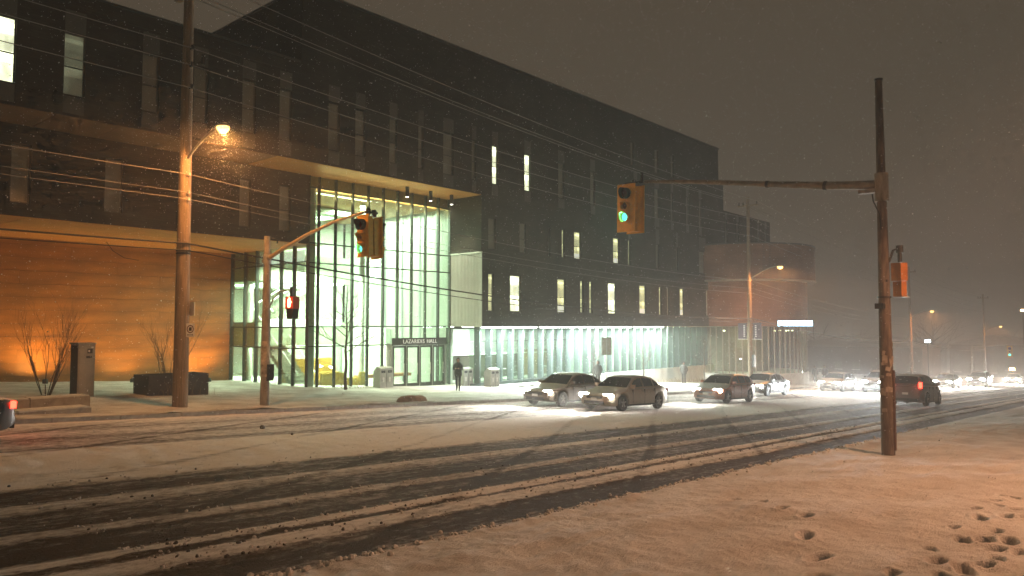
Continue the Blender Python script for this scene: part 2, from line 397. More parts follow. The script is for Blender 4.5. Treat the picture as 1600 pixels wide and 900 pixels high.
for k in range(1500):
    x = 3.5+26*random.random()**1.5; w_ = random.random()
    if w_ < .42: y = near_kerb(x)+random.gauss(.02, .12)
    elif w_ < .80: y = random.choice((7.95, 8.35, 8.68, 8.9))+random.gauss(0, .09)
    else: y = random.choice((10.0, 10.3, 11.6, 12.1, 13.5))+random.gauss(0, .08)
    r_ = random.uniform(.008, .028)*(1.5 if w_ < .42 else 1)
    z_ = G(x) + (bank_h(x, y) if y < near_kerb(x) else road_h(x, y)) + r_*.3
    M_ = Matrix.Translation((x, y, z_)) @ Euler((random.random()*6, random.random()*6, 0)).to_matrix().to_4x4()
    n0 = len(cr_.v); sc_ = (random.uniform(.7, 1.5), random.uniform(.7, 1.2), random.uniform(.6, 1))
    cr_.v += [tuple(M_ @ Vector((v.x*sc_[0]*r_, v.y*sc_[1]*r_, v.z*sc_[2]*r_))) for v in IV]; mi_ = 1 if (w_ > .42 and random.random() < .22) else 0
    for f_ in IF: cr_.f.append(tuple(n0+q for q in f_)); cr_.mi.append(mi_)
tag(cr_.build('slush_crumbs', [mat('crumb_snow', (.60, .56, .51), .9), mat('crumb_dirty', (.10, .085, .07), .85)]), 'crumbs of snow and dirty slush along the kerb and ridges', 'slush', kind='stuff')


# ------------------------------------------------------------------ the university hall
YF, YG, YO = 32.0, 34.8, 43.0       # street face, recessed glass, back of the left recess
F1, S2, S3, S4, RL, RT, RR = -1.30, 2.35, 6.80, 10.55, 15.40, 19.20, 13.45
XA, XB, XE = 22.9, 33.5, 66.0       # glass corner, atrium end, end of the tall block
hall = empty('university_hall', (XA, YF, F1), 'long dark brick university hall with a glazed atrium glowing green white', 'building')

def lit_window_mat(name, col, s, seed):
    m = bpy.data.materials.new(name); N, L = nodes_of(m); b = N['Principled BSDF']
    b.inputs['Base Color'].default_value = (0.3, 0.3, 0.25, 1); b.inputs['Roughness'].default_value = 0.3
    tc = N.new('ShaderNodeTexCoord'); n = N.new('ShaderNodeTexNoise'); n.inputs['Scale'].default_value = 0.9; n.inputs['Detail'].default_value = 2
    mp = N.new('ShaderNodeMapping'); mp.inputs['Location'].default_value = (seed*3.1, seed, seed*1.7); mp.inputs['Scale'].default_value = (2.0, 1, 1.0)
    L.new(tc.outputs['Object'], mp.inputs[0]); L.new(mp.outputs[0], n.inputs['Vector'])
    r = N.new('ShaderNodeMapRange'); r.inputs[1].default_value = 0.35; r.inputs[2].default_value = 0.65; r.inputs[3].default_value = s*0.45; r.inputs[4].default_value = s*1.4
    L.new(n.outputs['Fac'], r.inputs[0])
    sg_ = N.new('ShaderNodeSeparateXYZ'); L.new(tc.outputs['Generated'], sg_.inputs[0])          # bands painted into the glow for ceiling lamp, wall, desk height
    rm = N.new('ShaderNodeValToRGB'); cr = rm.color_ramp; cr.interpolation = 'CONSTANT'
    cr.elements[0].position = 0; cr.elements[0].color = (.45,)*3+(1,); cr.elements[1].position = .30; cr.elements[1].color = (.8,)*3+(1,)
    for p_, q_ in ((.48, .62), (.74, 1.0), (.86, 1.9), (.93, 1.0)):
        e_ = cr.elements.new(p_); e_.color = (q_/2,)*3+(1,)
    L.new(sg_.outputs[2], rm.inputs[0])
    mu = N.new('ShaderNodeMath'); mu.operation = 'MULTIPLY'; L.new(r.outputs[0], mu.inputs[0]); L.new(rm.outputs[0], mu.inputs[1])
    m2 = N.new('ShaderNodeMath'); m2.operation = 'MULTIPLY'; m2.inputs[1].default_value = 1.7; L.new(mu.outputs[0], m2.inputs[0])
    L.new(m2.outputs[0], b.inputs['Emission Strength']); b.inputs['Emission Color'].default_value = (*col, 1); m.cycles.emission_sampling = 'NONE'
    return m
LIT = {'hi': lit_window_mat('lit_window_bright', (0.95, 1.0, 0.66), 1.9, 1), 'mid': lit_window_mat('lit_window', (0.85, 0.85, 0.42), 1.0, 2),
       'low': lit_window_mat('lit_window_dim', (0.60, 0.66, 0.40), 0.14, 3), 'off': M_pane_dark}
WIN_CACHE = {}
def add_window(parent, xa, xb, za, zb, Y, kind, sill=None):
    w, h = xb-xa, zb-za; key = (round(w, 2), round(h, 2))
    if key not in WIN_CACHE:
        t = min(0.05, w*0.14)
        fr = MB().box(0, t, 0, .08, 0, h).box(w-t, w, 0, .08, 0, h).box(t, w-t, 0, .08, 0, t).box(t, w-t, 0, .08, h-t, h)
        hz = h*0.46
        if h > 1.2 and w > .3: fr.box(t, w-t, 0.005, .075, hz-.025, hz+.025)
        pn = MB().box(t, w-t, .04, .06, t, h-t)
        WIN_CACHE[key] = (fr.mesh('window_frame', M_frame), pn)
    fr, pn = WIN_CACHE[key]
    o = put('window', pn.mesh('pane', LIT[kind]), parent, (xa, Y+0.10, za))
    put('frame', fr, o, (xa, Y+0.10, za))
    if kind == 'mid' and w > 0.6 and h > 1.5:          # a pale half-drawn blind at the foot, room light put in as glow
        MB().box(0.06, w-0.06, .030, .036, .06, h*0.2).build('blind', mat('pale_blind_glow', (.75, .75, .6), .7, emit=(.95, 1, .8), estr=.7), o, (xa, Y+0.10, za))
def storey(name, Y, x0, x1, z0, z1, wins, depth=0.5):
    """a wall of brick with real openings; wins = (xa, xb, za, zb, kind, spandrel)"""
    wb = MB(); wins = sorted(wins); x = x0
    for xa, xb, za, zb, k, sp in wins:
        if xa > x: wb.box(x, xa, Y, Y+depth, z0, z1)
        wb.box(xa, xb, Y, Y+depth, z0, za); wb.box(xa, xb, Y, Y+depth, zb, z1)
        wb.box(xa, xb, Y+0.24, Y+depth, za, zb)
        x = xb
    if x < x1: wb.box(x, x1, Y, Y+depth, z0, z1)
    o = wb.build(name, M_brick, hall)
    for xa, xb, za, zb, k, sp in wins:
        add_window(o, xa, xb, za, zb, Y, k)
        if sp:
            if zb < z1-0.35: MB().box(xa+.01, xb-.01, Y-0.012, Y+0.02, zb+0.04, z1-0.12).build('spandrel_panel', M_spandrel, o)
            if za > z0+0.5: MB().box(xa+.01, xb-.01, Y-0.012, Y+0.02, z0+0.10, za-0.04).build('spandrel_panel', M_spandrel, o)
    return o
c = 2.35
row4 = [(7.55,8.35,'hi'),(9.95,10.72,'low'),(12.9,13.6,'off'),(15.1,15.75,'off'),(17.4,18.08,'off'),(19.33,20.0,'off'),(22.12,22.82,'off'),(23.8,24.45,'off'),(26.1,26.65,'off'),
        (28.2,28.6,'off'),(30.15,31.0,'off'),(32.55,32.95,'off'),(34.4,34.94,'hi'),(37.55,38.2,'hi'),(41.2,41.9,'off'),(45.05,45.68,'off'),(51.0,51.55,'off'),(54.2,54.95,'off'),(56.9,57.35,'off'),(59.6,60.1,'off'),(62.0,62.5,'off')]
storey('upper_wall', YF, -14, XE, S4, 14.85, [(a, b_, 9.02+c, 11.5+c, k, True) for a, b_, k in row4])
storey('third_floor_wall', YF, XB, XE, S3+0.0, S4, [(a, b_, 4.85+c, 6.82+c, k, a > 50) for a, b_, k in
       [(34.05,34.75,'off'),(37.05,37.7,'off'),(40.05,40.3,'off'),(41.6,41.9,'mid'),(43.03,43.87,'mid'),(48.03,48.89,'mid'),(50.15,50.45,'mid'),(54.35,54.9,'off'),(57.7,58.1,'off'),(61.9,63.2,'off')]])
storey('second_floor_wall', YF, XB, XE, S2, S3, [(a, b_, .95+c, 3.32+c, k, False) for a, b_, k in
       [(34.06,34.55,'mid'),(36.11,37.18,'hi'),(41.08,42.01,'mid'),(43.75,44.15,'mid'),(44.87,45.27,'mid'),(47.3,48.4,'hi'),(51.75,52.78,'mid'),(54.8,55.21,'mid'),(56.1,56.5,'low'),(58.3,59.04,'mid'),(63.17,63.99,'low')]])
storey('left_third_floor_wall', YG, -14, XA, S3, S4, [(a, b_, 5.0+c, 7.4+c, 'off', False) for a, b_ in [(5.2,5.9),(9.03,9.74),(12.57,13.31),(18.87,19.48),(21.1,21.75)]])
storey('top_floor_wall', YF, 20.5, XE, 14.85, RT, [(a, b_, 15.2, 17.1, 'off', False) for a, b_ in [(50.6,51.1),(54.3,54.9),(57.0,57.5)]])
wb = MB()
wb.box(20.5, 21.0, YF+.5, 62, 14.85, RT)                      # side of the tall block
wb.box(XE-.5, XE, YF+.5, 62, S2, RT)                          # far end
wb.box(-14, 20.5, YF+.5, 62, 14.9, RL-0.1)                    # low roof slab on the left
wb.box(21.0, XE-.5, YF+.5, 62, RT-.6, RT-.1)
wb.box(-14, XE-.5, 61, 62, F1, 14.85)
wb.build('roof_and_rear_wall', M_brick, hall)
MB().box(-14, 20.5, YF-.03, YF+.5, 14.85, RL).build('parapet', M_brick, hall)
cap = MB().box(20.42, XE+.08, YF-.09, YF+.6, RT, RT+.12).box(20.42, 21.1, YF+.6, 62, RT, RT+.12)
cap.build('roof_coping', mat('coping', (.06, .06, .055), .5, metal=.4), hall)
MB().box(-14, 20.4, YF-.09, YF+.6, RL, RL+.10).build('roof_coping', MATS['coping'], hall)
# low block at the far end, and a small step beside the tall block
storey('end_block_wall', YF, XE+.003, 78.0, S2, RR, [(a, a+.5, 10.2, 12.6, 'off', True) for a in (67.3, 69.8, 72.3, 74.8, 76.6)])
MB().box(XE+.003, 78, YF+.5, 60, RR-.5, RR-.05).box(77.5, 78, YF+.5, 60, S2, RR-.5).build('end_block_roof', M_brick, hall)
MB().box(XE+.003, 67.2, YF+.1, 50, RR+.0, 16.2).build('stair_head', M_brick, hall)

# soffits: warm boards under the overhangs, upper left in the shade tone
sf = hall
for x0 in frange(-14, XB, 2.375):
    MB().box(x0+.012, min(x0+2.363, XB), YF+.02, YG+.15, S4-.03, S4-.004).build('soffit_panel', M_soffit if x0 > 19 else M_soffit_shade, sf)
for x0 in frange(-14, XA-.1, 2.36):
    MB().box(x0+.012, x0+2.35, YG+.02, YO+.05, S3-.03, S3-.004).build('soffit_panel', M_soffit, sf)
for x in (28.6, 30.45, 32.2):                                  # black can lights under the overhang
    o = MB().tube([(x, 33.4, S4-.03), (x, 33.4, S4-.62)], .11, 14).build('downlight', M_dark, hall, smooth=True)
    MB().tube([(x, 33.4, S4-.625), (x, 33.4, S4-.64)], .085, 14).build('lens', emis('can_lens', (1, .95, .8), 9), o)
    light('downlight_lamp', 'SPOT', o, (x, 33.4, S4-.7), 1000, (1, .86, .62), .08, cone=R(80), aim=(0, 0, -1))

# amber panels of the recessed left wall: courses of long boards, each a piece
amber = MB().box(-14, XA-.02, YO+.06, YO+.4, -1.8, S3).build('amber_wall', mat('joint_dark', (.20, .085, .025), .8), hall)
random.seed(11)
pcache = {}
z = -1.45; row = 0
while z < S3-.05:
    h = min(0.66, S3-.05-z); x = -9 - (row % 3)*2.3
    while x < XA-.05:
        w = 6.9; xa, xb = max(x, -9), min(x+w, XA-.05)
        if xb-xa > .1:
            key = (round(xb-xa, 2), round(h, 2))
            if key not in pcache:
                bmx = MB().box(.002, xb-xa-.002, 0, .055, .007, h-.007); pcache[key] = bmx.mesh('wall_panel', M_copper)
            o = put('wall_panel', pcache[key], amber, (xa, YO + random.uniform(-.012, .012), z))
            o.rotation_euler = (random.uniform(-.012, .012), 0, random.uniform(-.002, .002))
        x += w
    z += .66; row += 1

# pale ribbed return wall of the atrium (runs inside behind the glass)
rbm = MB()
n = 110; y0, y1 = YF+.02, 46.0
rows_ = [[], []]
pts = []
for i in range(n):
    y = y0 + (y1-y0)*i/n; pts += [(y, 0), (y+.075, 0), (y+.09, -.035), (y+.117, -.035)]
for zz in (S2, 6.90):
    rows_[0 if zz == S2 else 1] = [(XB-.04+d, y, zz) for y, d in pts]
rbm.grid(rows_)
rows2 = [[(XB-.04+d, y, zz) for y, d in pts if y > YG] for zz in (6.92, S4-.7)]
rbm.grid(rows2)
rows3 = [[(XB-.04+d, y, zz) for y, d in pts if y > YG+.3] for zz in (F1, S2)]
rbm.grid(rows3)
rbm.box(XB-.03, XB+.3, YF+.52, 46, S2, S4)
rbm.build('ribbed_wall', M_wmetal, hall)
MB().box(XB-.10, XB+.02, YF-.03, YG, 6.91, 7.0).build('ribbed_wall_cap', M_wmetal, hall)
MB().box(XB-.06, XB+.2, YF+.01, YG-.05, 7.0, S4).build('return_wall', M_brick, hall)
# the street face beside the atrium below: white metal corner
MB().box(XB-.09, XB-.01, YF-.02, YF+.06, S2, 6.91).build('corner_trim', M_wmetal, hall)

# curtain walls
def panes(parent, o, u, xs, zs, mat_, name='pane', th=.02, skip=None):
    cache = {}
    for i in range(len(xs)-1):
        for j in range(len(zs)-1):
            if skip and skip(i, j): continue
            w, h = xs[i+1]-xs[i], zs[j+1]-zs[j]; key = (round(w, 3), round(h, 3))
            if key not in cache:
                b_ = MB().box(.012, w-.012, -th/2, th/2, .012, h-.012) if u == 'x' else MB().box(-th/2, th/2, .012, w-.012, .012, h-.012)
                cache[key] = b_.mesh('pane', mat_)
            put(name, cache[key], parent, (xs[i], o, zs[j]) if u == 'x' else (o, xs[i], zs[j]))
FXS = [22.9, 23.55, 24.65, 25.8, 26.9, 28.0, 29.1, 30.22, 31.33, 32.42, 33.42]
FZS = [F1-.05, 1.27, 2.35, 5.79, 6.87, 9.89, S4-.03]
front = MB().box(22.9, 33.44, YG-.05, YG+.10, F1-.35, F1-.05).build('curtain_wall', M_mull, hall)
panes(front, YG, 'x', FXS, FZS, M_glass, skip=lambda i, j: j == 0 and 5 <= i <= 8)
for i, x in enumerate(FXS):
    wdt = .05 if i not in (0,) else .07
    MB().box(x-.03, x+.03, YG-.07, YG+.16, F1-.05 if i not in (6, 7, 8) else 1.27, S4-.03).build('mullion', M_mull, front)
for zz in FZS[1:-1]:
    MB().box(FXS[0], FXS[-1], YG-.045, YG+.06, zz-.03, zz+.03).build('transom', M_mull, front)
SYS = [34.8, 36.2, 37.5, 38.8, 40.1, 41.4, 42.95]
SZS = [F1-.05, 1.15, 2.30, 5.85, S3-.03]
side = MB().box(XA-.05, XA+.10, YG+.1, 43, F1-.35, F1-.05).build('curtain_wall', M_mull, hall)
panes(side, XA, 'y', SYS, SZS, M_glass)
for y in SYS[1:]:
    MB().box(XA-.07, XA+.16, y-.03, y+.03, F1-.05, S3-.03).build('mullion', M_mull, side)
for zz in SZS[1:-1]:
    MB().box(XA-.045, XA+.06, SYS[0]+.1, SYS[-1], zz-.03, zz+.03).build('transom', M_mull, side)
MB().tube([(XA+.55, YG+.55, F1), (XA+.55, YG+.55, S4)], .21, 20).build('column', M_white, hall, smooth=True)
MB().tube([(XA+.75, YO-.8, F1), (XA+.75, YO-.8, S3)], .21, 20).build('column', M_white, hall, smooth=True)
MB().tube([(28.45, 37.4, F1), (28.45, 37.4, S4-.6)], .17, 18).build('column', M_white, hall, smooth=True)

# entrance doors, sign
ent = MB().box(28.3, 32.75, YG-.42, YG-.02, 1.27, 1.33).box(28.3, 28.42, YG-.42, YG-.02, F1, 1.27).box(32.63, 32.75, YG-.42, YG-.02, F1, 1.27).build('entrance', mat('door_aluminium', (.38, .40, .34), .4, metal=.5), hall)
MB().box(28.34, 32.70, YG-.46, YG-.425, 1.22, 1.66).build('sign_board', mat('sign_green_black', (.035, .04, .03), .5), ent)
M_let = mat('sign_letters', (.8, .8, .75), .5, emit=(1, 1, .9), estr=.35)
sign_ = [o for o in COL.objects if o.name.startswith('sign_board')][0]
adv = {'L': .195, 'A': .235, 'Z': .215, 'R': .235, 'I': .095, 'D': .245, 'S': .22, ' ': .13, 'H': .245}; lx_ = 30.52 - sum(adv[ch] for ch in 'LAZARIDIS HALL')/2
for ch in 'LAZARIDIS HALL':
    if ch != ' ':
        o = put('letter', text_mesh('letter', ch, .34, M_let, .012), sign_, (lx_+adv[ch]/2, YG-.475, 1.44)); o.rotation_euler = (R(90), 0, 0)
    lx_ += adv[ch]
dw = (32.63-28.42)/4
M_dframe = mat('door_frame_dark', (.05, .06, .045), .45, metal=.3)
for i in range(4):
    xa = 28.42+i*dw; x0, x1 = xa+.03, xa+dw-.03
    d = MB().box(x0, x0+.10, YG-.40, YG-.33, F1+.02, 1.2).box(x1-.10, x1, YG-.40, YG-.33, F1+.02, 1.2).box(x0+.1, x1-.1, YG-.40, YG-.33, F1+.02, F1+.26).box(x0+.1, x1-.1, YG-.40, YG-.33, 1.08, 1.2)
    d = d.build('door', M_dframe, ent)
    MB().box(x0+.1, x1-.1, YG-.375, YG-.355, F1+.26, 1.08).build('pane', M_glass, d)
    MB().box(x1-.16, x1-.13, YG-.46, YG-.40, -.55, .15).build('handle', M_steel, d)
    if i: MB().box(xa-.035, xa+.035, YG-.43, YG-.30, F1, 1.27).build('door_post', MATS['door_aluminium'], ent)

# lobby interior
inn = MB()
inn.box(XA+.1, 66, YG+.12, 60, F1-.30, F1)                       # ground floor slab
inn.build('lobby_floor', M_floor, hall)
MB().box(XA+.2, XB-.1, YG+.2, 46, S4-.62, S4-.04).build('wood_ceiling', M_wood_ceiling, hall)
fl = MB()
for z0, z1 in ((5.05, 6.75), (1.2, 2.60), (9.5, 9.88)):
    fl.box(XA+.2, 29.6, 40.2, 52, z0, z1)
fl.box(XA+.2, XA+5.0, 43.2, 52, S3-.8, S3-.2)
fl.build('floor_slab', M_band, hall)
MB().box(XA+.2, 33.3, 51.5, 51.8, F1, S4).box(29.6, 33.3, 46.1, 46.4, F1, S4).box(29.4, 29.6, 46.1, 51.5, F1, S4).build('inner_wall', M_white, hall)
MB().box(XA+.02, XA+.24, 43.05, 51.5, F1, S4).build('inner_side_wall', mat('lobby_wood_panel', (.46, .27, .12), .5, var=.15), hall)
E_pan = emis('ceiling_light_panel', COOL, 9); E_band = emis('cove_light', (0.94, 1.0, .84), 9); E_warm = emis('cove_light_warm', (1, .92, .55), 7)
for z_, pw in ((9.46, 3200), (5.01, 4600), (1.16, 3000)):
    for xx in (24.4, 26.2, 28.0):
        MB().box(xx, xx+1.0, 41.2, 46.5, z_-.02, z_+.03).build('ceiling_light', E_pan, hall)
    light('ceiling_lamp', 'AREA', hall, (26.3, 44, z_-.12), pw, COOL, 5.5, sy=6, aim=(0, 0, -1))
MB().box(23.6, 28.9, 40.12, 40.19, 2.34, 2.78).build('balustrade_light', E_band, hall)     # bright band at the second floor edge
MB().box(23.6, 29.0, 40.10, 40.19, 4.98, 5.10).build('cove_light', E_band, hall)
MB().box(23.4, 28.2, 36.2, 36.5, S4-.64, S4-.60).build('cove_light', E_warm, hall)
MB().box(XA+.4, XA+.55, 36.0, 42.0, 5.9, 6.55).build('wall_light_panel', emis('wall_light', (.95, 1, .85), 1.6), hall)
MB().box(23.65, 24.2, 40.11, 40.19, 6.9, 9.4).build('light_column', emis('light_column', (.95, 1, .85), 1.3), hall)
light('atrium_lamp', 'AREA', hall, (30.4, 39.5, S4-.75), 4600, COOL, 4.5, sy=6, aim=(0, 0, -1))
light('soffit_fill_lamp', 'AREA', hall, (28.2, YG+.5, S4-1.0), 320, (1, .66, .28), 9.5, sy=.2, aim=(0, -.8, .75))  # added lamp aimed outward and up to brighten the overhang soffit
light('lobby_lamp', 'AREA', hall, (25.5, 37.8, 5.6), 2800, (.95, 1, .82), 3.5, sy=4, aim=(0, .1, -1))
# zig-zag stair flights behind the glass
def stair(p0, p1, width, steps):
    sbm = MB(); p0 = Vector(p0); p1 = Vector(p1); d = (p1-p0)/steps
    for i in range(steps):
        a = p0 + d*i
        if abs(d.x) > abs(d.y): sbm.box(min(a.x, a.x+d.x), max(a.x, a.x+d.x)-.002, a.y, a.y+width, a.z+d.z-.34, a.z+d.z)
        else: sbm.box(a.x, a.x+width, min(a.y, a.y+d.y), max(a.y, a.y+d.y)-.002, a.z+d.z-.34, a.z+d.z)
    o = sbm.build('stair_flight', mat('stair_grey', (.34, .37, .30), .6), hall)
    T = MB(); q = Vector((0, 0, .95))
    for e in (0.0, width):
        off = Vector((0, e, 0)) if abs(d.x) > abs(d.y) else Vector((e, 0, 0))
        T.tube([p0+off+q, p1+off+q], .04, 8)
    T.build('handrail', mat('handrail_glow', (.8, .82, .75), .4, emit=(1, 1, .85), estr=.5), o)  # rails given a glow in place of bright light falling on them
stair((24.2, 41.6, 2.6), (28.2, 41.6, 5.0), 1.3, 14)
stair((24.2, 41.6, 6.75), (28.0, 41.6, 9.4), 1.3, 15)
stair((24.0, 42.4, 2.55), (24.0, 37.4, F1), 1.2, 20)
# pendant tubes in the tall space
for i, (x, y, z_) in enumerate([(29.4, 38, 7.9), (30.0, 38.6, 7.1), (29.5, 38, 6.3), (29.9, 38.4, 5.5), (29.4, 38, 4.8), (29.9, 38.7, 4.1), (29.5, 38.1, 3.4), (29.7, 38.3, 8.7)]):
    MB().box(x, x+.95, y, y+.07, z_, z_+.07).build('pendant_tube', emis('pendant_light', (.95, 1, .88), 7), hall)
    MB().tube([(x+.47, y+.035, z_+.07), (x+.47, y+.035, S4-.6)], .006, 4).build('pendant_cord', M_dark, hall)
for y in (36.0, 37.6, 39.4, 41.2):                                # bright slots in the ribbed wall
    MB().box(XB-.14, XB-.09, y, y+.14, F1, S4-.8).build('wall_slot_light', emis('slot_light', (.92, 1, .88), .9), hall)
MB().box(XB-.6, XB-.14, 40.6, 45.5, F1, 2.2).build('white_partition', M_white, hall)

# ground floor right of the doors: fins, glazing, plinth, strip light
XR = 66.0; YR = 33.0
fins = [33.9 + 1.052*i for i in range(1, 30)]
gl = MB().box(33.5, 64.6, YR-.05, YR+.12, -1.42, -1.22).build('shopfront', M_fin, hall)
gxs = [33.95] + fins
panes(gl, YR+.02, 'x', gxs, [-1.2, 1.40, S2-.06], M_glass)
for x in gxs:
    MB().box(x-.055, x+.055, YR-.42, YR+.06, -1.2, S2-.03).build('fin', M_fin, gl)
MB().box(gxs[0]-.05, gxs[-1]+.05, YR-.03, YR+.06, 1.37, 1.43).build('transom', M_mull, gl)
# glass link between doors and fins
lx = [33.42, 33.95]
panes(gl, YR+.02, 'x', lx, [-1.2, 1.40, S2-.06], M_glass)
MB().box(33.46, XE, YF-.02, YR+.5, S2-.035, S2-.004).build('canopy_soffit', M_white, hall)
for x0, x1 in ((33.6, 38.9), (39.3, 44.6), (44.75, 50.6), (51.1, 55.6)):
    o = MB().box(x0, x1, YF+.06, YF+.16, S2-.09, S2-.035).build('strip_light', emis('strip_led', (0.92, 1, .97), 26), hall)
    light('strip_lamp', 'AREA', o, ((x0+x1)/2, YF+.11, S2-.12), 2200, LED, x1-x0-.2, sy=.1, aim=(0, -.25, -1))
pl = MB()
xs = frange(43.5, XR+.5, .75)
pl.grid([[(x, YR-.35, G(x)-.1) for x in xs], [(x, YR-.35, -1.22) for x in xs], [(x, YR-.05, -1.22) for x in xs]])
pl.build('white_plinth', M_plinth, hall)
MB().box(28.2, 43.6, YF-.6, YR-.3, -2.6, -1.43).build('entrance_step', M_plinth, hall)
cf = MB()
cf.box(34, 65.4, 40.5, 40.8, F1, S2-.2)
cf.box(33.6, 33.9, 35.0, 40.5, F1, S2-.2)
cf.build('cafe_wall', M_white, hall)
MB().box(34, 65.5, YR+.2, 40.8, S2+.0, S2+.18).build('cafe_ceiling', M_white, hall)
MB().box(46.6, 62.2, 34.9, 35.05, F1, S2-.05).build('cafe_screen_wall', mat('bright_partition', (.82, .85, .80), .8), hall)
MB().box(35.2, 45.9, 36.8, 37.0, F1, .35).build('cafe_counter_wall', mat('taupe_counter', (.055, .046, .028), .6, var=.2), hall)
MB().box(42.3, 45.9, 36.74, 36.80, F1, .62).build('counter_panel', mat('oak_panel', (.22, .14, .05), .5, var=.15), hall)
MB().box(35.2, 45.9, 36.7, 37.1, .35, .42).build('counter_top', M_white, hall)
for x in frange(35.2, 62, 3.2):
    MB().box(x, x+2.0, 33.9, 34.25, S2-.06, S2-.005).build('ceiling_light', E_pan, hall)
    MB().box(x, x+2.0, 38.3, 38.7, S2-.06, S2-.005).build('ceiling_light', E_pan, hall)
for x, pw in ((40.5, 2600), (51, 2500), (59, 1400)):
    light('cafe_lamp', 'AREA', hall, (x, 34.2 if x > 46 else 36.5, S2-.1), pw, (.84, 1, .90), 8, sy=1.0 if x > 46 else 4, aim=(0, .2, -1))

# round drum at the far end
def cyl(name, cx, cy_, r, z0, z1, mat_, n=64, a0=0, a1=2*math.pi, parent=hall):
    b_ = MB(); seg = [a0+(a1-a0)*i/n for i in range(n+1)]
    b_.grid([[(cx+r*math.cos(a), cy_+r*math.sin(a), z0) for a in seg], [(cx+r*math.cos(a), cy_+r*math.sin(a), z1) for a in seg]])
    n0 = len(b_.v); b_.v += [(cx+r*math.cos(a), cy_+r*math.sin(a), z1) for a in seg[:-1]]; b_.f.append(tuple(range(n0, n0+n))); b_.mi.append(0)
    n0 = len(b_.v); b_.v += [(cx+r*math.cos(a), cy_+r*math.sin(a), z0) for a in seg[:-1]]; b_.f.append(tuple(reversed(range(n0, n0+n)))); b_.mi.append(0)
    return b_.build(name, mat_, parent, smooth=True)
DX, DY = 70.05, 32.0
drum = cyl('drum', DX, DY, 7.05, 6.60, 9.75, M_drum)
cyl('rim', DX, DY, 7.13, 6.45, 6.60, mat('drum_rim', (.55, .52, .46), .6), parent=drum)
cyl('drum_base', DX, DY+.1, 6.4, S2, 6.45, M_drum, parent=drum)
cyl('coping', DX, DY, 7.10, 9.75, 9.88, MATS['coping'], parent=drum)
# glazed curve under the drum
RGL = 6.15; NG = 34
for i in range(NG):
    a = math.pi + math.pi*1.02*i/NG; a2 = math.pi + math.pi*1.02*(i+1)/NG
    p = Vector((DX+RGL*math.cos(a), DY+RGL*math.sin(a), 0)); q = Vector((DX+RGL*math.cos(a2), DY+RGL*math.sin(a2), 0))
    if i < 25:
        b_ = MB(); b_.quad((p.x, p.y, -1.9), (q.x, q.y, -1.9), (q.x, q.y, S2-.02), (p.x, p.y, S2-.02)); b_.build('drum_pane', M_glass, drum)
    else:
        b_ = MB(); b_.quad((p.x, p.y, -3.4), (q.x, q.y, -3.4), (q.x, q.y, S2-.02), (p.x, p.y, S2-.02)); b_.build('drum_base_panel', M_drum, drum)
    MB().tube([(p.x, p.y, -1.95), (p.x, p.y, S2-.02)], .06, 6).build('drum_mullion', mat('pale_mullion', (.30, .27, .20), .5), drum)
cyl('drum_plinth', DX, DY, 6.3, -4.2, -1.9, M_plinth, parent=drum)
cyl('drum_core', DX, DY+.6, 3.4, -1.9, S2-.02, mat('drum_core', (.20, .17, .12), .8), parent=drum)
light('drum_lamp', 'POINT', drum, (66.3, 29.4, 1.4), 130, (1, .93, .58), .3)
for i in range(9):
    a = math.pi*(1.05+.1*i)
    MB().box(-.16, .16, -.03, .03, 0, .10).build('drum_ceiling_light', emis('drum_light', (1, .92, .6), 6), drum, (DX+5.0*math.cos(a), DY+5.0*math.sin(a), 1.9))
# bright blue-white light bar on the end of the base
BP = (66.9, 25.3, 2.62)
bar = MB().box(-1.5, 1.5, -.12, .12, -.28, .28).build('light_bar_housing', M_dark, hall, BP, )
bar.rotation_euler = (0, 0, R(-69))
MB().box(-1.45, 1.45, -.15, -.125, -.23, .23).build('light_bar', emis('light_bar_glow', (.45, .78, 1.0), 9), bar, BP)
MB().tube([(1.1, 0.1, 0), (1.1, 1.6, 0)], .07, 8).tube([(-1.1, .1, 0), (-1.1, 1.6, 0)], .07, 8).build('bracket', M_dark, bar, BP)

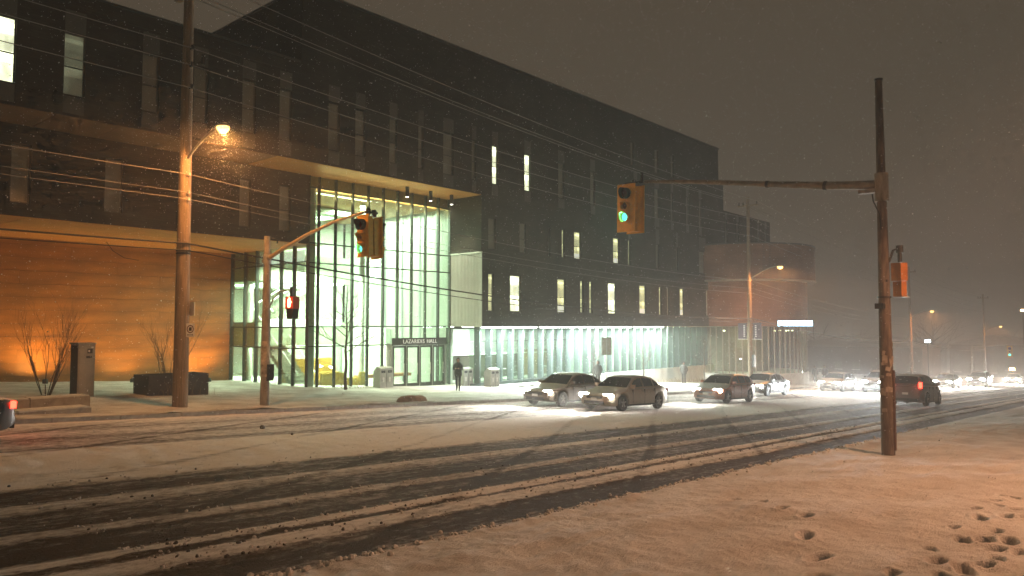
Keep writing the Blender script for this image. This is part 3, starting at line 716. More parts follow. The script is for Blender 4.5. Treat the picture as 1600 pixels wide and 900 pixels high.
# ------------------------------------------------------------------ poles, lamps, signals, wires
def bowl_mat():
    if 'sodium_bowl' in MATS: return MATS['sodium_bowl']
    m = bpy.data.materials.new('sodium_bowl'); N, L = nodes_of(m); N.remove(N['Principled BSDF'])
    e = N.new('ShaderNodeEmission'); e.inputs[0].default_value = (1, .52, .14, 1); e.inputs[1].default_value = 3.2
    t = N.new('ShaderNodeBsdfTransparent'); a = N.new('ShaderNodeAddShader'); L.new(e.outputs[0], a.inputs[0]); L.new(t.outputs[0], a.inputs[1]); L.new(a.outputs[0], N['Material Output'].inputs[0])
    m.cycles.emission_sampling = 'NONE'; MATS['sodium_bowl'] = m
    return m
def street_lamp_parts(root, px, py, z_arm, lx, ly, lz, power, glow=60, col=SOD, cone=176):
    """curved bracket arm and cobra lamp head with its own light, as parts of a pole"""
    p0 = Vector((px, py, z_arm)); p3 = Vector((lx, ly, lz+.06))
    pts = []
    for i in range(11):
        t = i/10; e = 1-(1-t)**1.7
        pts.append((p0.x+(p3.x-p0.x)*t, p0.y+(p3.y-p0.y)*t, p0.z+(p3.z-p0.z)*e))
    MB().tube(pts, [.045]*11, 10).build('lamp_arm', M_steel, root, smooth=True)
    d = Vector((lx-px, ly-py, 0)).normalized()
    a = math.atan2(d.y, d.x); T = Matrix.Translation((lx, ly, lz)) @ Matrix.Rotation(a, 4, 'Z')
    hb = MB(); prof = [(-.45, .04, .05), (-.3, .11, .08), (0, .17, .11), (.25, .15, .09), (.36, .06, .04)]
    rows = []
    for x, w, h in prof:
        rows.append([tuple(T @ Vector((x, w*math.cos(k*math.pi/8), .02+h*math.sin(k*math.pi/8)))) for k in range(9)] + [tuple(T @ Vector((x, -w*.9, 0))), tuple(T @ Vector((x, w*.9, 0)))])
    hb.grid(rows, closed=True)
    head = hb.build('lamp_head', M_steel, root, smooth=True)
    gb_ = MB(); rows = []
    for j in range(7):
        ph = math.pi/2*j/6
        rows.append([tuple(T @ Vector((0.10+.22*math.cos(ph)*math.cos(k*math.pi/8), 0.20*math.cos(ph)*math.sin(k*math.pi/8), -.005-.22*math.sin(ph)))) for k in range(16)])
    gb_.grid(rows, closed=True); gb_.build('lamp_bowl', bowl_mat(), head, smooth=True)
    light('lamp', 'SPOT', head, tuple(T @ Vector((.1, 0, -.11))), power*.75, col, .16, cone=R(cone), blend=.25, aim=(0, 0, -1))
    return head

def sag(p, q, s, n=22):
    p = Vector(p); q = Vector(q)
    return [p + (q-p)*(i/n) - Vector((0, 0, 4*s*(i/n)*(1-i/n))) for i in range(n+1)]

PX = [-36, 11.8, 57.8, 107.0, 157.0]; PY = 25.5
lp = empty('utility_pole', (11.8, PY, G(11.8)), 'tall weathered wooden utility pole with a lit orange street lamp', 'utility pole', 'wooden utility poles')
zb = G(11.8)
pts = [(11.8, PY, zb-.2), (11.8, PY, zb+3), (11.8, PY, zb+9), (11.8, PY, zb+15.4)]
MB().tube(pts, [.255, .235, .20, .155], 20).build('shaft', M_wood, lp, smooth=True)
street_lamp_parts(lp, 11.8, PY-.18, 8.15, 11.8, 23.0, 8.82, 2600, 220)
br = MB().box(11.70, 11.90, PY-.9, PY+.9, 13.95, 14.07)
br.build('crossarm', M_wood, lp)
for dy, z_ in ((-.8, 14.07), (0.45, 14.07), (.8, 14.07)):
    MB().tube([(11.8, PY+dy, z_), (11.8, PY+dy, z_+.08), (11.8, PY+dy, z_+.12), (11.8, PY+dy, z_+.24)], [.03, .07, .05, .06], 10).build('insulator', M_dark, lp, smooth=True)
for z_ in (11.98, 11.38, 10.6):
    MB().tube([(11.8, PY-.18, z_), (11.8, PY-.36, z_+.03)], .03, 8).tube([(11.8, PY-.36, z_-.04), (11.8, PY-.36, z_+.10)], .055, 10).build('insulator', M_dark, lp, smooth=True)
tr = MB().tube([(12.05, PY-.20, 11.55), (12.2, PY-.34, 11.62)], .03, 8).tube([(12.2, PY-.34, 11.5), (12.2, PY-.34, 11.86)], .075, 12); tr.build('cutout_fuse', M_dark, lp, smooth=True)
for z_ in (7.58, 6.95, 6.72):
    MB().tube([(11.8, PY-.20, z_), (11.8, PY-.30, z_)], .03, 8).tube([(11.8, PY-.30, z_-.05), (11.8, PY-.30, z_+.05)], .05, 10).build('spool_insulator', mat('porcelain', (.55, .50, .42), .3), lp, smooth=True)
for z_ in (5.20, 4.95, 4.85):
    MB().tube([(11.8, PY, z_-.02), (11.8, PY, z_+.02)], .245, 20).build('cable_band', M_cable, lp, smooth=True)
# plates on the pole, seen past its right edge
s1 = MB().box(12.03, 12.06, PY-.40, PY-.06, 2.72, 3.18).build('edge_plate', mat('plate_white', (.85, .85, .8), .5), lp)
MB().box(12.02, 12.08, PY-.1, PY+.0, 2.80, 2.82).build('strap', M_steel, s1); MB().box(12.02, 12.08, PY-.1, PY+.0, 3.08, 3.10).build('strap', M_steel, s1)
Ts = Matrix.Translation((11.97, PY-.27, 2.22)) @ Matrix.Rotation(R(-25), 4, 'Z')
sgn = MB().box(-.14, .14, -.012, 0, -.23, .23, 0, Ts).build('parking_sign', M_signw, lp)
ring = MB(); rows = []
for k in range(24):
    a = 2*math.pi*k/24; rows.append([tuple(Ts @ Vector((r_*math.cos(a)*.78, y_, .04+r_*math.sin(a)))) for r_, y_ in ((.14, -.016), (.105, -.016))])
rows.append(rows[0]); ring.grid(rows); ring.build('prohibition_ring', mat('sign_dark_red', (.10, .02, .02), .5), sgn)
MB().box(-.045, .045, -.016, -.013, -.02, .10, 0, Ts).build('symbol', M_ink, sgn)
ar = MB(); ar.prism([(-.10, -.16), (-.06, -.13), (-.06, -.15), (.06, -.15), (.06, -.13), (.10, -.16), (.06, -.19), (.06, -.17), (-.06, -.17), (-.06, -.19)], 0, .003, Ts @ Matrix.Translation((0, -.014, 0)) @ Matrix.Rotation(R(90), 4, 'X'))
ar.build('arrow', M_ink, sgn)

def plain_pole(x, h, label, power, glow):
    r = empty('utility_pole', (x, PY, G(x)), label, 'utility pole', 'wooden utility poles'); z0 = G(x)
    MB().tube([(x, PY, z0-.2), (x, PY, z0+h)], [.20, .13], 12).build('shaft', M_wood, r, smooth=True)
    MB().box(x-.08, x+.08, PY-.85, PY+.85, z0+h-.75, z0+h-.63).build('crossarm', M_wood, r)
    for dy in (-.75, .4, .75):
        MB().tube([(x, PY+dy, z0+h-.63), (x, PY+dy, z0+h-.4)], .05, 8).build('insulator', M_dark, r)
    street_lamp_parts(r, x, PY-.15, z0+h-6.6, x, 23.05, z0+h-5.75, power, glow)
    return r
p2 = plain_pole(57.8, 15.4, 'wooden utility pole with two banners and a lit orange lamp before the drum', 3600, 200)
for s_ in (-1, 1):                                            # two dark banners with light lettering
    y0 = PY + s_*.28; y1 = PY + s_*.98
    bn = MB().box(57.78, 57.81, min(y0, y1), max(y0, y1), 1.35, 2.58).build('banner', mat('banner_plum', (.06, .035, .05), .7, var=.3, vscale=5), p2)
    MB().box(57.76, 57.83, min(PY+s_*.15, y1), max(PY+s_*.15, y1), 1.31, 1.35).build('banner_rod', M_signw, bn)
    MB().box(57.76, 57.83, min(PY+s_*.15, y1), max(PY+s_*.15, y1), 2.58, 2.62).build('banner_rod', M_dark, bn)
    for k in range(7):                                        # the upright row of small light marks
        MB().box(57.768, 57.779, y0+s_*.2-.08, y0+s_*.2+.05, 1.52+k*.14, 1.60+k*.14).build('banner_mark', M_signw, bn)
MB().box(57.6, 57.9, PY-.42, PY-.2, -.9, .1).build('meter_box', M_dark, p2)
p3 = plain_pole(107.0, 14.9, 'distant leaning utility pole with an orange lamp haze around it', 3500, 250)
p3.rotation_euler = (R(0), R(-1.2), 0)
p4 = plain_pole(157.0, 15.2, 'farthest faint utility pole at the right', 3000, 200)

# wires between the poles, each its own object
def wire(label, zs, dy, r, m, name='power_line', sg=.55, ex=True):
    pts = []
    for i in range(len(zs)-1):
        a = (PX[i], PY+dy, zs[i]); b = (PX[i+1], PY+dy, zs[i+1]); q = sag(a, b, sg); pts += q if i == 0 else q[1:]
    o = MB().tube(pts, r, 5, cap=False).build(name, m, smooth=True); tag(o, label, 'wire', 'wires strung along the street')
wz = lambda h, d2=0: [h-.0*x for x in range(5)]
def hz(h0, h2=None):                                           # height above ground at left pole / further poles
    h2 = h2 or h0
    return [G(PX[0])+h0, G(PX[1])+h0, G(PX[2])+h2, G(PX[3])+h2-.3, G(PX[4])+h2-.2]
wire('highest power line crossing from the roof corner to the far lamp pole', hz(14.85, 15.0), -.8, .016, M_wire)
wire('second highest power line in front of the dark roof', hz(14.85, 15.0), .45, .016, M_wire)
wire('third power line from the top, rear end of the crossarm', hz(14.85, 15.0), .8, .016, M_wire)
wire('power line meeting the left wooden pole just under the roofline', hz(12.5, 13.6), -.36, .016, M_wire)
wire('power line passing the left pole level with the upper windows', hz(11.9, 12.9), -.36, .016, M_wire)
wire('power line just above the orange street lamp', hz(11.1, 12.2), -.36, .016, M_wire)
wire('bright wire reaching the left pole below the lamp arm', hz(8.1, 8.6), -.30, .012, M_wire)
wire('thin wire under the bright wire on the left pole', hz(7.48, 8.0), -.30, .009, M_wire)
wire('lowest thin wire with a small clamp on the left pole', hz(7.25, 7.6), -.30, .009, M_wire)
wire('thick black communications cable along the amber wall', hz(5.72, 5.6), -.25, .032, M_cable, 'communications_cable', .7)
wire('slimmer black cable lashed under the communications cable', hz(5.48, 5.4), -.27, .018, M_cable, 'communications_cable', .75)
o = MB().tube([(9.2, 25.2, 5.02), (9.4, 25.2, 4.75), (9.75, 25.2, 4.55), (10.2, 25.2, 4.5)], .010, 6).build('loose_cable', M_cable, smooth=True); tag(o, 'short loose cable end dangling before the amber wall', 'cable')

def signal_head(root, cx, cy_, ztop, face, lit, H=1.35, W=.60, tilt=0.0):
    """yellow three-lens head on a yellow backboard; face = +1 looks to +X, -1 looks to -X"""
    D = .22; T = Matrix.Translation((cx, cy_, ztop-H)) @ Matrix.Rotation(0 if face < 0 else math.pi, 4, 'Z') @ Matrix.Rotation(tilt, 4, 'X')
    b = MB().box(-D-.04, -D-.01, -W/2, W/2, 0, H, 0, T)
    b.box(-D-.012, 0, -W/2+.10, W/2-.10, .05, H-.05, 0, T)
    hd = b.build('signal_head', M_sigy, root)
    lens = [(H-.30, .150, (0.20, .010, .008)), (H-.70, .115, (.22, .10, .01)), (H-1.06, .135, (.01, .16, .12))]
    for i, (z, r, c_) in enumerate(lens):
        lb = MB(); x = -D-.06
        lb.v += [tuple(T @ Vector((x-.012, 0, z)))] + [tuple(T @ Vector((x, r*math.cos(2*math.pi*k/20), z+r*math.sin(2*math.pi*k/20)))) for k in range(20)]
        for k in range(20): lb.f.append((0, 1+(k+1) % 20, 1+k)); lb.mi.append(0)
        on = lit and i == 2
        lo = lb.build('lens', emis('green_lens', (.10, 1.0, .80), 2.2) if on else mat('lens_%d' % i, c_, .25), hd)
        vb = MB(); rows = []
        for k in range(30):                                     # hood above the lens
            a = math.pi*(-.14 + 1.28*k/14); rr = r+.025
            cut = .30 if i == 0 else .26
            ln = cut*(.55+.45*max(0, math.sin(a)))
            rows.append([tuple(T @ Vector((-D-.04, rr*math.cos(a), z+rr*math.sin(a)))), tuple(T @ Vector((-D-.04-ln, rr*math.cos(a), z+rr*math.sin(a)-.02))),
                         tuple(T @ Vector((-D-.04-ln, (rr-.012)*math.cos(a), z+(rr-.012)*math.sin(a)-.02))), tuple(T @ Vector((-D-.04, (rr-.012)*math.cos(a), z+(rr-.012)*math.sin(a))))])
        vb.grid(rows); vb.build('visor', M_sigy if i else M_vis, hd, smooth=True)
        if on: light('green_lamp', 'SPOT', lo, tuple(T @ Vector((-D-.16, 0, z-.03))), 110, (.06, 1.0, .70), .09, cone=R(150), aim=(face, 0, -.15))
    return hd
# left signal: steel pole on the far pavement, arm reaching over the road
sx, sy = 14.8, 25.2; z0 = G(sx)+.12
ls = empty('traffic_signal', (sx, sy, z0), 'grey signal pole on the far pavement, green light on its arm, by the glass corner', 'traffic light', 'traffic signals of the crossing')
MB().tube([(sx, sy, z0-.1), (sx, sy, z0+2.2), (sx, sy, z0+6.25)], [.17, .15, .11], 18).build('shaft', M_conc_pole, ls, smooth=True)
MB().tube([(sx, sy, z0+1.05), (sx, sy, z0+2.35)], [.172, .158], 18).build('poster_wrap', mat('torn_posters', (.46, .40, .30), .9, var=.55, vscale=6, bump=.4), ls, smooth=True)
MB().box(sx-.03, sx+.24, sy-.22, sy-.14, z0+.9, z0+1.5).build('button_box', M_black, ls)
ap = [(sx, sy-.1, 4.86), (sx, sy-1.2, 5.20), (sx, sy-2.6, 5.55), (sx, sy-4.2, 5.86), (sx, sy-6.15, 6.05)]
MB().tube(ap, [.075, .068, .06, .05, .042], 12).build('mast_arm', mat('arm_buff', (.52, .40, .24), .5, metal=.3, var=.1), ls, smooth=True)
MB().tube([(sx, sy-.25, 4.92), (sx, sy+.22, 4.78)], .10, 12).tube([(sx, sy, 4.68), (sx, sy, 5.02)], .155, 16).build('arm_clamp', M_steel, ls, smooth=True)
MB().tube([(sx, sy+.05, 5.62), (sx+.3, sy-.2, 5.62), (sx+.3, sy-.2, 5.45)], .03, 8).build('hook', M_dark, ls)
MB().tube([(sx-.1, sy-6.15, 5.86), (sx-.1, sy-6.15, 6.10)], .07, 10).tube([(sx+.14, sy-6.15, 5.84), (sx+.14, sy-6.15, 6.06)], .08, 10).box(sx-.2, sx+.26, sy-6.2, sy-6.1, 5.94, 6.0).build('hanger', M_dark, ls)
signal_head(ls, sx-.02, sy-6.15, 5.87, -1, True, 1.33, .58, R(-2)); signal_head(ls, sx+.03, sy-6.15, 5.84, 1, False, 1.33, .58, R(2))
# walk signal showing the red hand
pa = [(sx, sy-.12, z0+3.48), (sx, sy-.5, z0+3.92), (sx, sy-1.0, z0+4.18), (sx, sy-1.55, z0+4.2), (sx, sy-1.7, z0+4.0)]
MB().tube(pa, .028, 8).build('walk_arm', M_steel, ls, smooth=True)
MB().tube([(sx, sy-1.68, z0+3.95), (sx, sy-1.68, z0+4.3)], .06, 10).build('walk_hanger', M_dark, ls)
wb_ = MB().box(sx-.10, sx+.16, sy-1.95, sy-1.45, z0+3.52, z0+3.96).build('walk_box', mat('walk_orange', (.40, .07, .02), .5), ls)
hand = MB(); Th = Matrix.Translation((sx-.104, sy-1.70, z0+3.74)) @ Matrix.Rotation(R(-90), 4, 'Z') @ Matrix.Rotation(R(90), 4, 'X')
hand.prism([(-.09, -.17), (.07, -.17), (.10, -.05), (.16, .03), (.13, .06), (.085, .02), (.08, .16), (.05, .16), (.045, .03), (.035, .19), (.0, .19), (-.002, .03), (-.02, .18), (-.05, .18), (-.05, .02), (-.07, .13), (-.10, .13), (-.10, -.06)], -.004, .004, Th)
hand.build('hand_symbol', emis('walk_hand', (1, .35, .18), 9), wb_)
gl_ = MB().box(sx-.103, sx-.1015, sy-1.93, sy-1.47, z0+3.54, z0+3.94).build('walk_face', mat('walk_face', (.25, .02, .01), .4, emit=(1, .06, .01), estr=.55), wb_)
MB().prism([(-.22, 0), (.22, 0), (.16, -.36), (-.16, -.36)], -.14, .10, Matrix.Translation((sx+.02, sy-1.70, z0+3.52)) @ Matrix.Rotation(R(-90), 4, 'Z') @ Matrix.Rotation(R(90), 4, 'X')).build('lower_hood', M_vis, ls)
light('walk_lamp', 'POINT', wb_, (sx-.25, sy-1.7, z0+3.74), 3, (1, .15, .05), .1)

# right signal: wooden pole on the near verge
sx, sy = 20.6, 5.5; z0 = G(sx)+.17
rs = empty('traffic_signal', (sx, sy, z0), 'brown wooden signal pole in the near snow with a long arm over the road', 'traffic light', 'traffic signals of the crossing')
MB().tube([(sx, sy, z0-.4), (sx, sy, z0+2.6), (sx, sy, z0+5), (sx-.04, sy, z0+9.45)], [.160, .150, .128, .085], 20).build('shaft', M_wood2, rs, smooth=True)
MB().tube([(sx-.04, sy, z0+9.44), (sx-.04, sy, z0+9.50)], .10, 16).build('pole_cap', M_dark, rs, smooth=True)
random.seed(5)
for k in range(30):                                            # torn bills and staples round the pole
    a = R(random.uniform(150, 330)); zz = z0+random.uniform(1.0, 2.7); w = random.uniform(.025, .07); h = random.uniform(.03, .11); r_ = .155
    T = Matrix.Translation((sx+r_*math.cos(a), sy+r_*math.sin(a), zz)) @ Matrix.Rotation(a+R(90), 4, 'Z') @ Matrix.Rotation(R(random.uniform(-12, 12)), 4, 'Y')
    MB().prism([(-w, -h*.9), (w*.8, -h), (w, h*.7), (w*.2, h), (-w*.9, h*.8)], 0, .006, T @ Matrix.Rotation(R(90), 4, 'X')).build('torn_bill', mat('old_paper', (.34, .28, .22), .9, var=.4, vscale=9), rs)
MB().box(sx-.05, sx+.05, sy-.19, sy-.148, z0, z0+2.0).build('conduit', mat('conduit_brown', (.12, .07, .05), .7), rs)
ap = [(sx, sy+.1, 6.00), (sx, sy+1.4, 6.14), (sx, sy+3.0, 6.38), (sx, sy+5.0, 6.70), (sx, sy+7.1, 6.98)]
MB().tube(ap, [.115, .105, .085, .065, .045], 14).build('mast_arm', mat('arm_grey', (.28, .24, .18), .6, metal=.3, var=.25, vscale=5), rs, smooth=True)
for t in (1.4, 3.0):
    q = Vector((sx, sy+t, 6.14 if t == 1.4 else 6.38)); MB().tube([q-Vector((0, .04, .007)), q+Vector((0, .04, .007))], .125 if t == 1.4 else .10, 14).build('arm_band', M_dark, rs, smooth=True)
MB().tube([(sx, sy, 5.55), (sx, sy, 6.28)], .165, 18).box(sx-.1, sx+.1, sy+.15, sy+.55, 5.80, 5.90).build('arm_clamp', M_conc_pole, rs, smooth=True)
MB().tube([(sx-.1, sy+.2, 5.75), (sx-.2, sy+.15, 5.55), (sx-.23, sy, 5.2), (sx-.20, sy-.02, 4.8)], .018, 6).build('signal_cable', M_cable, rs, smooth=True)
MB().tube([(sx-.1, sy+7.05, 6.90), (sx-.1, sy+7.05, 7.25)], .05, 10).tube([(sx-.1, sy+7.35, 6.85), (sx-.1, sy+7.35, 7.05)], .06, 10).tube([(sx, sy+7.1, 6.98), (sx, sy+7.75, 7.0)], .035, 8).build('hanger', M_dark, rs)
signal_head(rs, sx-.03, sy+7.55, 6.92, -1, True, 1.55, .66, R(1)); signal_head(rs, sx+.04, sy+7.55, 6.92, 1, False, 1.55, .66, R(-1))
# back of the near walk signal
z1 = G(sx)+.30
MB().tube([(sx+.12, sy-.1, z1+4.62), (sx+.2, sy-.18, z1+4.92), (sx+.30, sy-.27, z1+4.98), (sx+.34, sy-.30, z1+4.8)], .03, 8).build('walk_arm', M_dark, rs, smooth=True)
MB().tube([(sx+.34, sy-.30, z1+4.62), (sx+.34, sy-.30, z1+5.0)], .055, 10).tube([(sx+.34, sy-.30, z1+4.86), (sx+.34, sy-.30, z1+5.05)], .09, 10).build('walk_hanger', M_dark, rs)
Tw = Matrix.Translation((sx+.32, sy-.28, z1+4.60)) @ Matrix.Rotation(R(-28), 4, 'Z')
M_wb = mat('walk_box_orange', (.50, .17, .03), .5, var=.2, vscale=6)
MB().box(-.11, .12, -.15, .15, -.46, 0, 0, Tw).build('walk_box', M_wb, rs)
MB().box(-.08, .10, -.13, .13, -.86, -.47, 0, Tw).build('walk_box', M_wb, rs)
MB().box(-.02, .24, -.14, .14, -.88, -.865, 0, Tw).build('visor_edge', M_signw, rs)
MB().tube([(sx-.2, sy-.12, z1+4.1), (sx-.2, sy-.12, z1+4.16)], .03, 8).box(sx-.28, sx-.12, sy-.05, sy+.16, z1+3.42, z1+3.56).build('bolt', M_dark, rs)
MB().tube([(sx+.0, sy, z1+3.7), (sx, sy, z1+3.74)], .165, 16).build('strap_band', M_dark, rs, smooth=True)

# a street lamp on the near verge behind the camera's right shoulder lights the snow here
nl = empty('street_lamp', (17.5, -6.2, G(17.5)+.35), 'tall street lamp on the near verge right of the view', 'street lamp')
MB().tube([(17.5, -6.2, G(17.5)-.1), (17.5, -6.2, 9.0)], [.12, .08], 14).build('shaft', M_conc_pole, nl, smooth=True)
street_lamp_parts(nl, 17.5, -6.1, 8.4, 16.6, -3.6, 9.1, 7600, 200, (1, .47, .24), 138)

# distant signals and lights
def far_signal(x, y, z, label, glow=(.10, 1, .72)):
    r = empty('traffic_signal', (x, y+4, G(x)), label, 'traffic light', 'traffic signals far down the street')
    MB().tube([(x, y+4, G(x)), (x, y+4, z+.6)], .10, 10).tube([(x, y+4, z+.4), (x, y, z+.7)], .05, 8).build('mast', M_steel, r)
    signal_head(r, x, y, z+.6, -1, True, 1.4, .6)
far_signal(108, 14.9, -.6, 'green traffic light far off at the right edge')

# ------------------------------------------------------------------ vehicles
def paint(name, col, rough=.38, metal=.25):
    if name in MATS: return MATS[name]
    m = bpy.data.materials.new(name); N, L = nodes_of(m); b = N['Principled BSDF']
    b.inputs['Roughness'].default_value = rough; b.inputs['Metallic'].default_value = metal*.2; b.inputs['Coat Weight'].default_value = .35
    tc = N.new('ShaderNodeTexCoord'); n = N.new('ShaderNodeTexNoise'); n.inputs['Scale'].default_value = 5; n.inputs['Detail'].default_value = 7; n.inputs['Roughness'].default_value = .65
    L.new(tc.outputs['Object'], n.inputs['Vector'])
    ge = N.new('ShaderNodeNewGeometry'); sp = N.new('ShaderNodeSeparateXYZ'); L.new(ge.outputs['Normal'], sp.inputs[0])
    mr = N.new('ShaderNodeMapRange'); mr.inputs[1].default_value = .45; mr.inputs[2].default_value = .95; mr.inputs[3].default_value = -.35; mr.inputs[4].default_value = .62; L.new(sp.outputs[2], mr.inputs[0])
    ad = N.new('ShaderNodeMath'); ad.operation = 'ADD'; L.new(mr.outputs[0], ad.inputs[0]); L.new(n.outputs['Fac'], ad.inputs[1])
    cl = N.new('ShaderNodeMapRange'); cl.inputs[1].default_value = .55; cl.inputs[2].default_value = .95; L.new(ad.outputs[0], cl.inputs[0])
    sz = N.new('ShaderNodeSeparateXYZ'); L.new(tc.outputs['Object'], sz.inputs[0])
    lo = N.new('ShaderNodeMapRange'); lo.inputs[1].default_value = .15; lo.inputs[2].default_value = .75; lo.inputs[3].default_value = .75; lo.inputs[4].default_value = 0; L.new(sz.outputs[2], lo.inputs[0])
    gr = N.new('ShaderNodeMath'); gr.operation = 'MULTIPLY'; L.new(lo.outputs[0], gr.inputs[0]); L.new(n.outputs['Fac'], gr.inputs[1])
    m0 = N.new('ShaderNodeMix'); m0.data_type = 'RGBA'; m0.inputs['A'].default_value = (*col, 1); m0.inputs['B'].default_value = (.20, .18, .15, 1); L.new(gr.outputs[0], m0.inputs['Factor'])   # road salt low down
    mx = N.new('ShaderNodeMix'); mx.data_type = 'RGBA'; mx.inputs['B'].default_value = (.62, .60, .56, 1)                                                                              # settled snow on top
    L.new(m0.outputs['Result'], mx.inputs['A']); L.new(cl.outputs[0], mx.inputs['Factor']); L.new(mx.outputs['Result'], b.inputs['Base Color'])
    MATS[name] = m
    return m
M_cglass = mat('car_glass', (.02, .025, .025), .08, spec=.8)
M_rim = mat('alloy_rim', (.45, .44, .42), .35, metal=.8)
M_tl = mat('tail_lens', (.30, .01, .01), .25)
M_chrome = mat('chrome', (.6, .6, .58), .2, metal=.9)
STY = {
 'sedan': dict(L=4.70, W=.90, zt=[(0, .50), (.012, .62), (.04, .70), (.10, .76), (.26, .90), (.34, .93), (.80, .97), (.94, .98), (.985, .90), (1, .58)],
               zr=[(.255, .90), (.40, 1.33), (.47, 1.42), (.56, 1.445), (.66, 1.42), (.74, 1.34), (.88, .98)], ws=(.27, .405), rw=(.735, .865), sw=[(.335, .52), (.54, .70), (.715, .79)]),
 'hatch': dict(L=4.35, W=.88, zt=[(0, .52), (.012, .64), (.04, .74), (.10, .80), (.25, .94), (.34, .97), (.80, 1.0), (.94, 1.02), (.985, .95), (1, .60)],
               zr=[(.24, .94), (.385, 1.36), (.46, 1.45), (.60, 1.475), (.80, 1.44), (.89, 1.36), (.985, 1.0)], ws=(.255, .39), rw=(.885, .97), sw=[(.325, .50), (.52, .69), (.71, .85)]),
 'suv': dict(L=4.60, W=.93, zt=[(0, .58), (.012, .74), (.04, .88), (.10, .96), (.24, 1.06), (.34, 1.09), (.80, 1.13), (.94, 1.15), (.985, 1.08), (1, .66)],
             zr=[(.23, 1.06), (.36, 1.55), (.43, 1.68), (.58, 1.73), (.84, 1.70), (.92, 1.60), (.992, 1.12)], ws=(.245, .365), rw=(.915, .98), sw=[(.315, .50), (.52, .69), (.71, .875)]),
}
def car(label, style, colname, col, x, y, heading, lights='head', brake=False, beam=2700, glow=180, light_col=(1, .95, .86), group='cars on the snowy street'):
    S = STY[style]; L_, W = S['L'], S['W']
    Mx = Matrix.Translation((x, y, G(x)+.03)) @ Matrix.Rotation(math.atan(SLOPE), 4, 'Y') @ Matrix.Rotation(R(heading), 4, 'Z')
    root = empty({'sedan': 'sedan_car', 'hatch': 'hatchback_car', 'suv': 'suv_car'}[style], None, label, 'car', group, M=Mx)
    P = paint(colname, col)
    wr = .33 if style != 'suv' else .36; wxs = (.185, .795)
    hw = lambda s: W*lin([(0, .70), (.02, .82), (.07, .93), (.2, 1.0), (.8, 1.0), (.93, .94), (.98, .84), (1, .76)], s)
    X = lambda s: L_*(.5-s)
    zt = lambda s: lin(S['zt'], s); zr = lambda s: lin(S['zr'], s)
    def zbot(s):
        z_ = lin([(0, .34), (.03, .22), (.1, .19), (.9, .20), (.97, .26), (1, .36)], s)
        for w in wxs:
            d = (s-w)*L_; ra = wr+.055
            if abs(d) < ra: z_ = max(z_, wr + math.sqrt(ra*ra-d*d)-.02)
        return z_
    ss = sorted(set([0, .006, .012, .025, .04, .06, .08, .985, .993, 1] + [i/56 for i in range(57)] + [w+d*(wr+.055)/L_ for w in wxs for d in (-1.02, -1, -.97, -.9, -.75, -.5, 0, .5, .75, .9, .97, 1, 1.02)]))
    rows = []
    for s in ss:
        h = hw(s); b_ = zbot(s); t = zt(s); m1 = b_+(t-b_)*.30; m2 = b_+(t-b_)*.66
        half = [(0, b_), (h*.80, b_), (h*.975, b_+.035), (h, m1), (h*.995, m2), (h*.955, t-.05), (h*.88, t), (h*.5, t+.018), (0, t+.025)]
        rows.append([(X(s), -p, q) for p, q in half] + [(X(s), p, q) for p, q in reversed(half[1:-1])])
    bm = MB(); bm.grid(rows, closed=True)
    n = len(rows[0]); nb = len(rows)
    bm.f.append(tuple(range(n))); bm.mi.append(0); bm.f.append(tuple(reversed(range((nb-1)*n, nb*n)))); bm.mi.append(0)
    # cabin
    yw = lambda s, z: hw(s)*(.93 - .235*max(0, z-zt(s))/.47)
    s0, s1 = S['zr'][0][0], S['zr'][-1][0]
    cs = [s0+(s1-s0)*i/36 for i in range(37)]; rows = []
    for s in cs:
        t = zt(s)-.02; r_ = max(zr(s), t+.002); e = min(.07, (r_-t)*.5); ytop = yw(s, r_)
        half = [(yw(s, t), t), (yw(s, t+(r_-t)*.5), t+(r_-t)*.5), (yw(s, r_-e), r_-e), (ytop-.03, r_-e*.35), (ytop-.10, r_), (ytop*.5, r_+.018), (0, r_+.022)]
        rows.append([(X(s), -p, q) for p, q in half] + [(X(s), p, q) for p, q in reversed(half[:-1])])
    bm.grid(rows)
    bm.build('body', P, root, smooth=True, fix=True)
    # glazing set 8 mm proud of the cabin
    def sheet(name, s_a, s_b):
        g = MB(); rw = []
        for i in range(9):
            s = s_a+(s_b-s_a)*i/8; yt = yw(s, zr(s))-.07
            rw.append([(X(s), yt*k/4, zr(s)+.012+.022*(1-abs(k/4)**2)) for k in range(-4, 5)])
        g.grid(rw); g.build(name, M_cglass, root, smooth=True)
    sheet('windscreen', *S['ws']); sheet('rear_window', *S['rw'])
    for sd in (-1, 1):
        for a, b_ in S['sw']:
            g = MB(); rw = []
            for i in range(9):
                s = a+(b_-a)*i/8; zl = zt(s)+.05; zh = max(zl+.01, zr(s)-.085)
                rw.append([(X(s), sd*(yw(s, zl+(zh-zl)*j/3)+.010), zl+(zh-zl)*j/3) for j in range(4)])
            g.grid(rw); g.build('side_window', M_cglass, root, smooth=True)
        MB().box(X(.33)-.02, X(.33)+.10, sd*(W*.93), sd*(W*.93+.17), zt(.33)+.03, zt(.33)+.16).build('mirror', P, root)
        for s in (.51, .70):
            MB().box(X(s)-.02, X(s)+.12, sd*(W*.985), sd*(W*.985+.035), zt(s)-.15, zt(s)-.12).build('door_handle', M_chrome, root)
        for s in (.335, .535, .715):
            MB().box(X(s)-.006, X(s)+.006, sd*W*.90, sd*(W+.002), .30, zt(s)-.06).build('door_seam', M_black, root)
        MB().box(X(.74), X(.26), sd*(W-.06), sd*(W+.012), .20, .27).build('sill_trim', M_black, root)
